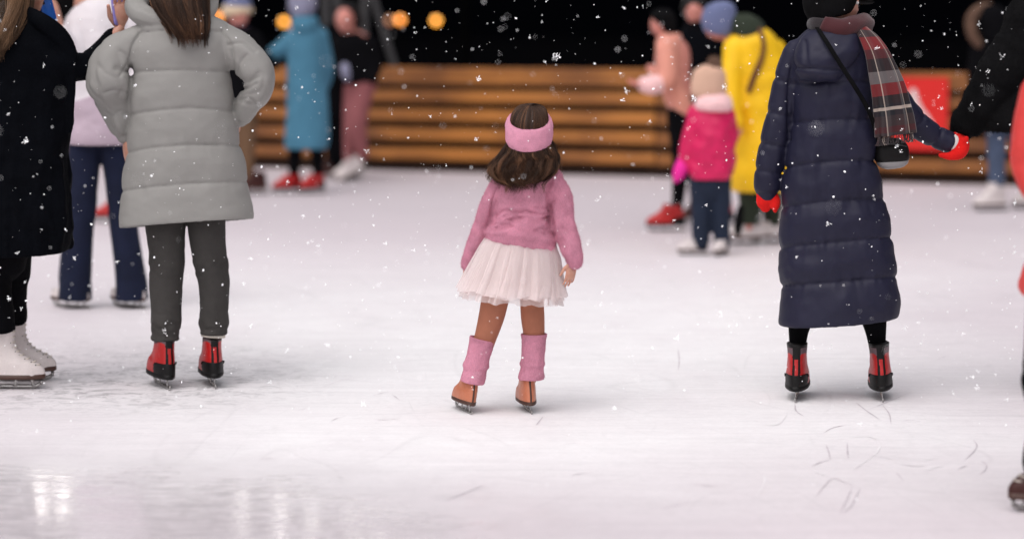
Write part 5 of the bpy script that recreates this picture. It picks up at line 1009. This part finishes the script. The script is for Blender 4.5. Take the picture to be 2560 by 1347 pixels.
def build_place():
    # ---- ground and ice
    snow = fabric('dark_trodden_snow', (.0016, .0016, .002), rough=1, scale=20, bump=.4, var=.3, sheen=0, spec=0)
    tag(add('ground', (np.array([[-160, -60, -.02], [160, -60, -.02], [160, 200, -.02], [-160, 200, -.02]]), [[0, 1, 2, 3]]), snow), None, kind='structure')
    sl = (22.3 - 24.6) / ((2300 - 650) / FP * 23.4); f_at = lambda x: 23.55 + sl * (x - .1)       # the boards run slightly askew
    xs = np.linspace(-14, 14, 57); V = []; F = []
    for x in xs: V += [(x, 2.5, 0), (x, f_at(x) + .06, 0)]
    F = [[2 * i, 2 * i + 2, 2 * i + 3, 2 * i + 1] for i in range(len(xs) - 1)]
    V = np.array(V); base = (V, F)
    # cut marks left by blades: shallow ribbons lying in the ice sheet
    marks = []; g = np.random.default_rng(11)
    def mark(px_pts, w=.003):
        K = resample(np.array([ground(*p, .0015) for p in px_pts]), 26); t = np.gradient(K, axis=0); t /= np.linalg.norm(t, axis=1)[:, None] + 1e-9
        s = np.stack([-t[:, 1], t[:, 0], t[:, 2] * 0], -1); ww = w * np.sin(np.linspace(.12, PI - .12, len(K)))[:, None] * (1 + .6 * vnoise(K * 40)[:, None])
        marks.append((np.concatenate([K + s * ww, K - s * ww]), [[i, i + 1, len(K) + i + 1, len(K) + i] for i in range(len(K) - 1)]))
    for pts in ([(1909, 1050), (1915, 1062), (1935, 1062), (1960, 1045), (1966, 1015)], [(1987, 1008), (1992, 1028), (2010, 1040)], [(2140, 1005), (2165, 1025), (2200, 1048)], [(2206, 1012), (2222, 1032), (2228, 1060)],
                [(2066, 1103), (2100, 1097), (2160, 1090), (2178, 1092), (2199, 1112), (2190, 1132), (2160, 1155), (2135, 1168)], [(2065, 1110), (2072, 1130), (2076, 1148)], [(2118, 1106), (2119, 1128), (2121, 1147)], [(2028, 1165), (2050, 1155), (2074, 1148)], [(2030, 1170), (2045, 1182), (2070, 1188)],
                [(2040, 1240), (2060, 1215), (2085, 1195), (2120, 1208), (2150, 1218)], [(2152, 1217), (2140, 1240), (2122, 1270), (2105, 1282)], [(2130, 1215), (2118, 1245), (2100, 1280)], [(1890, 1240), (1905, 1218), (1912, 1195), (1910, 1185)], [(2433, 1098), (2442, 1112), (2432, 1130), (2412, 1148)], [(2452, 1150), (2465, 1160), (2462, 1175), (2450, 1184)],
                [(2060, 1080), (2090, 1066), (2130, 1060)], [(1005, 975), (1012, 990), (1010, 1002)], [(1695, 870), (1698, 900), (1696, 925)], [(980, 985), (1000, 1000)], [(1340, 1062), (1358, 1040)], [(2240, 1140), (2300, 1150), (2350, 1142)], [(2240, 1180), (2250, 1190), (2258, 1200)]):
        mark(pts, .0030)
    for k in range(50):
        x, y = g.uniform(-200, 2700), g.uniform(640, 1340); l = g.uniform(20, 110); a = g.normal(-.10, .22); c = g.normal(0, .2)
        mark([(x, y), (x + l * .5, y + l * .5 * math.sin(a) + c * 10), (x + l, y + l * math.sin(a))], g.uniform(.0012, .003))
    sh = join([base] + marks); fm = np.array([0] * len(F) + [1 + (i % 4 == 0) * 1 for i, q in enumerate(marks) for _ in q[1]])
    cut = plain('cut_ice', (.62, .575, .605), rough=.6, spec=.3, noise=.3, nscale=30); cutl = plain('scraped_white_ice', (.88, .86, .87), rough=.6, spec=.3, noise=.1)
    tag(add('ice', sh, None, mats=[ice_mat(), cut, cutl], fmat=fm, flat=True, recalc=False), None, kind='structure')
    # small heaps of scraped frost near the skaters
    # ---- fence of lapped boards
    wood = new_mat('varnished_boards'); m, nt, b = wood
    tc = N(nt, 'ShaderNodeTexCoord'); mp = N(nt, 'ShaderNodeMapping'); mp.inputs['Scale'].default_value = (.5, 6, 10); L(nt, tc.outputs['Object'], mp.inputs[0])
    n1 = N(nt, 'ShaderNodeTexNoise', Scale=3, Detail=6, Distortion=.6); L(nt, mp.outputs[0], n1.inputs['Vector']); n2 = N(nt, 'ShaderNodeTexNoise', Scale=.9, Detail=3); L(nt, tc.outputs['Object'], n2.inputs['Vector'])
    ad = N(nt, 'ShaderNodeMath', _operation='ADD'); L(nt, n1.outputs['Fac'], ad.inputs[0]); n2b = N(nt, 'ShaderNodeMath', _operation='MULTIPLY_ADD'); n2b.inputs[1].default_value = 1.9; n2b.inputs[2].default_value = -.45; L(nt, n2.outputs['Fac'], n2b.inputs[0]); L(nt, n2b.outputs[0], ad.inputs[1]); hf = N(nt, 'ShaderNodeMath', _operation='MULTIPLY'); hf.inputs[1].default_value = .5; L(nt, ad.outputs[0], hf.inputs[0])
    cr = N(nt, 'ShaderNodeValToRGB'); cr.color_ramp.elements[0].position = .36; cr.color_ramp.elements[1].position = .66
    cr.color_ramp.elements[0].color = (*s2l((106, 62, 27)), 1); cr.color_ramp.elements[1].color = (*s2l((180, 115, 47)), 1); L(nt, hf.outputs[0], cr.inputs[0]); L(nt, cr.outputs[0], b.inputs['Base Color']); b.inputs['Roughness'].default_value = .55
    wood = m; darkwood = fabric('dark_back_boards', s2l((46, 27, 15)), rough=.8, scale=20, bump=.3, var=.3, sheen=0)
    ang = math.atan(sl); M = np.array(Matrix.Rotation(ang, 3, 'Z'))
    rows = [(.055, .145), (.235, .125), (.42, .135), (.615, .135), (.80, .125), (.955, .165)]
    rows = [(.175, .115), (.37, .120), (.56, .115), (.745, .115), (.945, .165)]
    for k, (x0, label) in enumerate(((-13.0, 'left run of wooden rink fence behind the teal coat'), (-5.55, 'long middle run of wooden rink fence behind the girl'), (1.38, 'right run of wooden rink fence carrying the red sign'), (8.4, 'far right run of wooden rink fence beyond the photo edge'))):
        x1 = (-5.556, 1.374, 8.35, 14)[k]; c = (x0 + x1) / 2; o = (c, f_at(c), 0)
        if k == 3 : continue
        f = tag(empty('wooden_fence', o), label, 'fence', 'runs of the wooden rink fence'); f.rotation_euler = (0, 0, ang); ln = (x1 - x0) / math.cos(ang)
        dz = (0, 0, -.008)[k]
        for zc, h in rows:
            V, F = box((0, 0, zc + dz), ln - .01, .036, h); 
            pb = add('board', (V, F), wood, f, flat=True); md = pb.modifiers.new('edge', 'BEVEL'); md.width = .006; md.segments = 2
        nb = max(2, int(ln / 1.75))
        for j in range(nb + 1): add('post', box((-ln / 2 + .05 + (ln - .1) * j / nb, .075, .51), .09, .09, 1.02), darkwood, f, flat=True)
        add('back_panel', box((0, .14, .47), ln - .02, .02, .94), darkwood, f, flat=True)
        add('kick_board', box((0, -.012, .026), ln - .02, .02, .05), darkwood, f, flat=True)
    # ---- red notice on the fence
    red = plain('red_sign_plastic', s2l((214, 26, 18)), rough=.45, noise=.05); wh = plain('white_sign_print', (.72, .62, .60), rough=.5)
    a = W(2300, 285, f_at(3.75) - .05); o = (a[0], f_at(a[0]) - .045, a[2]); s = tag(empty('notice_board', o), 'red square notice with a pale curved emblem hung on the wooden fence', 'sign'); s.rotation_euler = (0, 0, ang)
    w = 140 / FP * o[1]; hgt = 182 / FP * o[1]
    add('panel', box((0, 0, 0), w, .012, hgt), red, s, flat=True)
    P2 = lambda x, y: ((x - 2300) / FP * o[1], -.0085, -(y - 285) / FP * o[1])
    add('emblem', round_tube([(*P2(2282, 228), .030), (*P2(2286, 255), .042), (*P2(2300, 280), .040), (*P2(2318, 300), .034), (*P2(2334, 322), .022)], 30, 14, flat=.06, up=(0, 1, 0)), wh, s)
    # ---- grey steel gantry behind the fence
    steel = plain('grey_steel', (.055, .053, .055), rough=.7, noise=.15)
    d0 = 25.2; o = tuple(W(880, 300, d0) * [1, 1, 0]); gm = tag(empty('steel_gantry', o), 'grey steel gantry of two posts and a slanting brace behind the fence', 'gantry')
    def bar(p, q, w): a, c = np.array(p), np.array(q); return round_tube([(*a, w / 2), (*c, w / 2)], 8, 12)
    for x in (815, 842, 912):
        b0 = W(x, 30, d0); pst = np.array([b0[0], d0, 0]); add('post', bar(pst, pst + [0, 0, 4.2], .080), steel, gm, o)
    add('brace', bar(W(928, -20, d0), W(1000, 210, d0), .070), steel, gm, o)
    z = 4.15; add('crossbar', bar((W(790, 0, d0)[0], d0, z), (W(930, 0, d0)[0], d0, z), .09), steel, gm, o)
    # ---- lit lamps far off
    lampm = {}
    def glow(name, col, st):
        m, nt, b = new_mat(name); b.inputs['Emission Color'].default_value = (*col, 1); b.inputs['Emission Strength'].default_value = st; b.inputs['Base Color'].default_value = (.8, .7, .5, 1); return m
    amber = glow('amber_bulb', s2l((255, 150, 40)), 4.4); dim = glow('dim_amber_bulb', s2l((200, 96, 20)), 1.3); gold = glow('gold_bulb', s2l((255, 165, 36)), 4.6)
    iron = plain('dark_iron', (.0012, .0012, .0012), rough=.9, spec=.02)
    for px, py, dd, mt, lb in ((543, 45, 60, amber, 'amber globe lamp just above the right shoulder of the grey coat'), (536, 40, 66, dim, 'dim amber globe lamp behind the one at the grey shoulder'), (710, 55, 60, gold, 'golden globe lamp left of the teal coat'), (975, 52, 66, dim, 'dim amber globe lamp overlapped by its brighter neighbour'), (1000, 50, 60, amber, 'bright amber globe lamp overlapping the dim one right of the gantry'), (1090, 52, 60, gold, 'golden globe lamp standing alone right of the gantry')):
        c = W(px, py, dd); o = (c[0], c[1], 0); l = tag(empty('garden_lamp', o), lb, 'lamp', 'garden lamps in the dark park')
        r = .085
        add('bulb', ellipsoid(c, r, r, r), mt, l, o); add('pole', round_tube([(c[0], c[1], 0, .03), (c[0], c[1], c[2] - r, .025)], 8, 10), iron, l, o); add('lamp_cap', ellipsoid(c + [0, 0, r], .05, .05, .02), iron, l, o)
    # ---- strings of small lights hung on a frame, seen mirrored in the wet ice
    ov = (-9.0, 31, 0); lc = tag(empty('light_curtain', ov), 'tall frame hung with strings of white lights mirrored in the wet ice', 'light curtain')
    star = glow('white_light_bead', (1.0, .95, .91), 17.0)
    for x in (-13.5, -.6): add('post', round_tube([(x, 31, 0, .05), (x, 31, 7.2, .05)], 6, 10), iron, lc, ov)
    add('crossbar', round_tube([(-13.5, 31, 7.15, .05), (-.6, 31, 7.15, .05)], 6, 10), iron, lc, ov)
    g = np.random.default_rng(5); x = -13.1
    while x < -1.0:
        S = []; z = g.uniform(2.6, 3.4); top = g.uniform(5.6, 7.0)
        while z < top: S.append(ellipsoid((x + g.normal(0, .015), 31 + g.normal(0, .02), z), .026, .026, .05, None, 8, 6)); z += g.uniform(.10, .20) if x < -5.2 else g.uniform(.12, .34)
        S.append(round_tube([(x, 31, 2.5, .005), (x, 31, 7.15, .005)], 3, 5))
        V, F = join(S); nb = len(S[-1][1]); fm = [0] * (len(F) - nb) + [1] * nb
        add('light_string', (V, F), None, lc, ov, mats=[star, iron], fmat=fm)
        x += g.choice([.24, .30, .36]) if x < -5.2 else g.choice([.40, .52, .66])
    # ---- night sky backdrop: dark curved wall added to hide the bright sky low down
    m, nt, b = new_mat('added_dark_backdrop'); b.inputs['Base Color'].default_value = (.0012, .0014, .0022, 1); b.inputs['Roughness'].default_value = 1; b.inputs['Specular IOR Level'].default_value = 0
    th = np.linspace(R(-20), R(200), 60); V = []; 
    for a in th: V += [(110 * math.cos(a), 40 + 110 * math.sin(a), -1), (110 * math.cos(a), 40 + 110 * math.sin(a), 42)]
    tag(add('added_backdrop_wall', (np.array(V), [[2 * i, 2 * i + 2, 2 * i + 3, 2 * i + 1] for i in range(59)]), m), None, kind='structure')

def build_snow():
    g = np.random.default_rng(21); Vs = []; F = []; o = 0
    ico = bmesh.new(); bmesh.ops.create_icosphere(ico, subdivisions=1, radius=1); IV = np.array([v.co[:] for v in ico.verts]); IF = [[v.index for v in f.verts] for f in ico.faces]; ico.free()
    def put(V, f):
        nonlocal o
        Vs.append(V); F.extend([[i + o for i in q] for q in f]); o += len(V)
    def where(d0, d1):
        d = (g.uniform(d0 ** 2, d1 ** 2)) ** .5; return W(g.uniform(-150, 2710), g.uniform(-60, 1400), d)
    def blob(c, r): 
        s = r * g.uniform(.55, 1.2, 3); put(IV * (1 + .3 * g.normal(0, 1, (12, 1))) * s @ np.linalg.qr(g.normal(0, 1, (3, 3)))[0] + c, IF)
    def spike(c, dr, l, r):
        dr = dr / np.linalg.norm(dr); a = np.cross(dr, g.normal(0, 1, 3)); a /= np.linalg.norm(a); b = np.cross(dr, a)
        P = [c - dr * l * .15]; m1 = c + dr * l * g.uniform(.3, .6)
        P += [m1 + a * r, m1 + b * r, m1 - a * r, m1 - b * r, c + dr * l]
        put(np.array(P), [[0, 1, 2], [0, 2, 3], [0, 3, 4], [0, 4, 1], [5, 2, 1], [5, 3, 2], [5, 4, 3], [5, 1, 4]])
    def cluster(c, R_):
        ax = g.normal(0, 1, 3); ax /= np.linalg.norm(ax)
        for k in range(g.integers(5, 11)):
            dr = g.normal(0, 1, 3) + ax * g.choice([-1, 1]) * 1.2; spike(c + g.normal(0, R_ * .22, 3), dr, R_ * g.uniform(.35, 1.0), R_ * g.uniform(.05, .11))
        for k in range(g.integers(1, 4)): blob(c + g.normal(0, R_ * .35, 3), R_ * g.uniform(.10, .22))
    for k in range(2600): blob(where(8.7, 10.9), .0008 + .0018 * g.random() ** 2.5)
    for k in range(330): blob(where(8.6, 10.9), .0022 + .0028 * g.random())
    for k in range(420): cluster(where(8.8, 10.6), .0055 + .0125 * g.random() ** 2)
    for k in range(34): blob(where(4.8, 7.0), .0018 + .0016 * g.random())
    for k in range(420): blob(where(11.3, 16), .003 + .003 * g.random())
    for k in range(170): blob(where(6.6, 8.6), .0015 + .0016 * g.random())
    for k in range(60): cluster(where(12, 17), .010 + .006 * g.random())
    m, nt, b = new_mat('snowflake'); out = nt.nodes['Material Output']; nt.nodes.remove(b)
    df = N(nt, 'ShaderNodeBsdfDiffuse', Color=(.95, .95, .96, 1)); tl = N(nt, 'ShaderNodeBsdfTranslucent', Color=(.95, .95, .96, 1)); mx = N(nt, 'ShaderNodeMixShader', Fac=.5)
    L(nt, df.outputs[0], mx.inputs[1]); L(nt, tl.outputs[0], mx.inputs[2])
    em = N(nt, 'ShaderNodeEmission', Color=(1, 1, 1, 1), Strength=.22); ad = N(nt, 'ShaderNodeAddShader'); L(nt, mx.outputs[0], ad.inputs[0]); L(nt, em.outputs[0], ad.inputs[1])  # faint self-glow added to keep the flakes bright
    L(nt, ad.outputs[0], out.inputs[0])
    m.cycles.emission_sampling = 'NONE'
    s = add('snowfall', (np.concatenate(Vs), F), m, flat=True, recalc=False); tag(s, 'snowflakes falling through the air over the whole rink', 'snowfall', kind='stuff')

# ================================================================== LIGHT, CAMERA
def build_light_camera():
    w = bpy.data.worlds.new('World'); scene.world = w; w.use_nodes = True; nt = w.node_tree; bg = nt.nodes['Background']
    el, rot = R(62), R(212)
    sk = nt.nodes.new('ShaderNodeTexSky'); sk.sky_type = 'NISHITA'; sk.sun_disc = False; sk.sun_elevation = el; sk.sun_rotation = rot; sk.air_density = 1; sk.dust_density = 4; sk.ozone_density = 1
    hs = N(nt, 'ShaderNodeMix', _data_type='RGBA', _blend_type='MULTIPLY'); hs.inputs['Factor'].default_value = 1; hs.inputs['B'].default_value = (1.0, .965, .985, 1)   # daylight sky greyed and tinted, added as soft fill over the night rink
    bw = N(nt, 'ShaderNodeRGBToBW'); L(nt, sk.outputs[0], bw.inputs[0]); gy = N(nt, 'ShaderNodeMix', _data_type='RGBA'); gy.inputs['Factor'].default_value = .8; L(nt, sk.outputs[0], gy.inputs['A']); L(nt, bw.outputs[0], gy.inputs['B'])
    L(nt, gy.outputs['Result'], hs.inputs['A']); L(nt, hs.outputs['Result'], bg.inputs['Color']); bg.inputs['Strength'].default_value = .156
    sd = bpy.data.lights.new('floodlight', 'SUN'); sd.energy = 1.4; sd.angle = R(95); sd.color = (1, .96, .95)
    so = bpy.data.objects.new('sun_lamp', sd); COL.objects.link(so)
    az = rot; dirv = Vector((math.sin(az) * math.cos(el), math.cos(az) * math.cos(el), math.sin(el)))      # towards the lamp
    so.rotation_euler = dirv.to_track_quat('Z', 'Y').to_euler(); so.location = (-4, -6, 10)
    cd = bpy.data.cameras.new('camera'); cd.sensor_fit = 'HORIZONTAL'; cd.sensor_width = 36; cd.lens = FP / 2560 * 36; cd.clip_end = 500; cd.clip_start = .1
    cd.dof.use_dof = True; cd.dof.focus_distance = 9.55; cd.dof.aperture_fstop = 1.18; cd.dof.aperture_blades = 0
    co = bpy.data.objects.new('camera', cd); COL.objects.link(co); co.location = (0, 0, CAMZ); co.rotation_euler = (PI / 2 - PITCH, 0, 0)
    scene.camera = co
    scene.view_settings.view_transform = 'Standard'; scene.view_settings.look = 'None'; scene.view_settings.exposure = 0; scene.view_settings.gamma = 1
    scene.render.engine = 'CYCLES'; c = scene.cycles; c.use_denoising = True; c.max_bounces = 8; c.transparent_max_bounces = 16; c.sample_clamp_indirect = 6; c.use_adaptive_sampling = True; c.adaptive_threshold = .01

build_place()
for f in (build_girl, build_grey, build_navy, build_black_coat, build_white_jacket, build_red_skater, build_beanie_man, build_teal, build_dark_teen, build_mauve, build_peach, build_black_bg, build_child, build_yellow, build_jeans_far, build_black_right, build_coral):
    f()
build_snow()
build_light_camera()
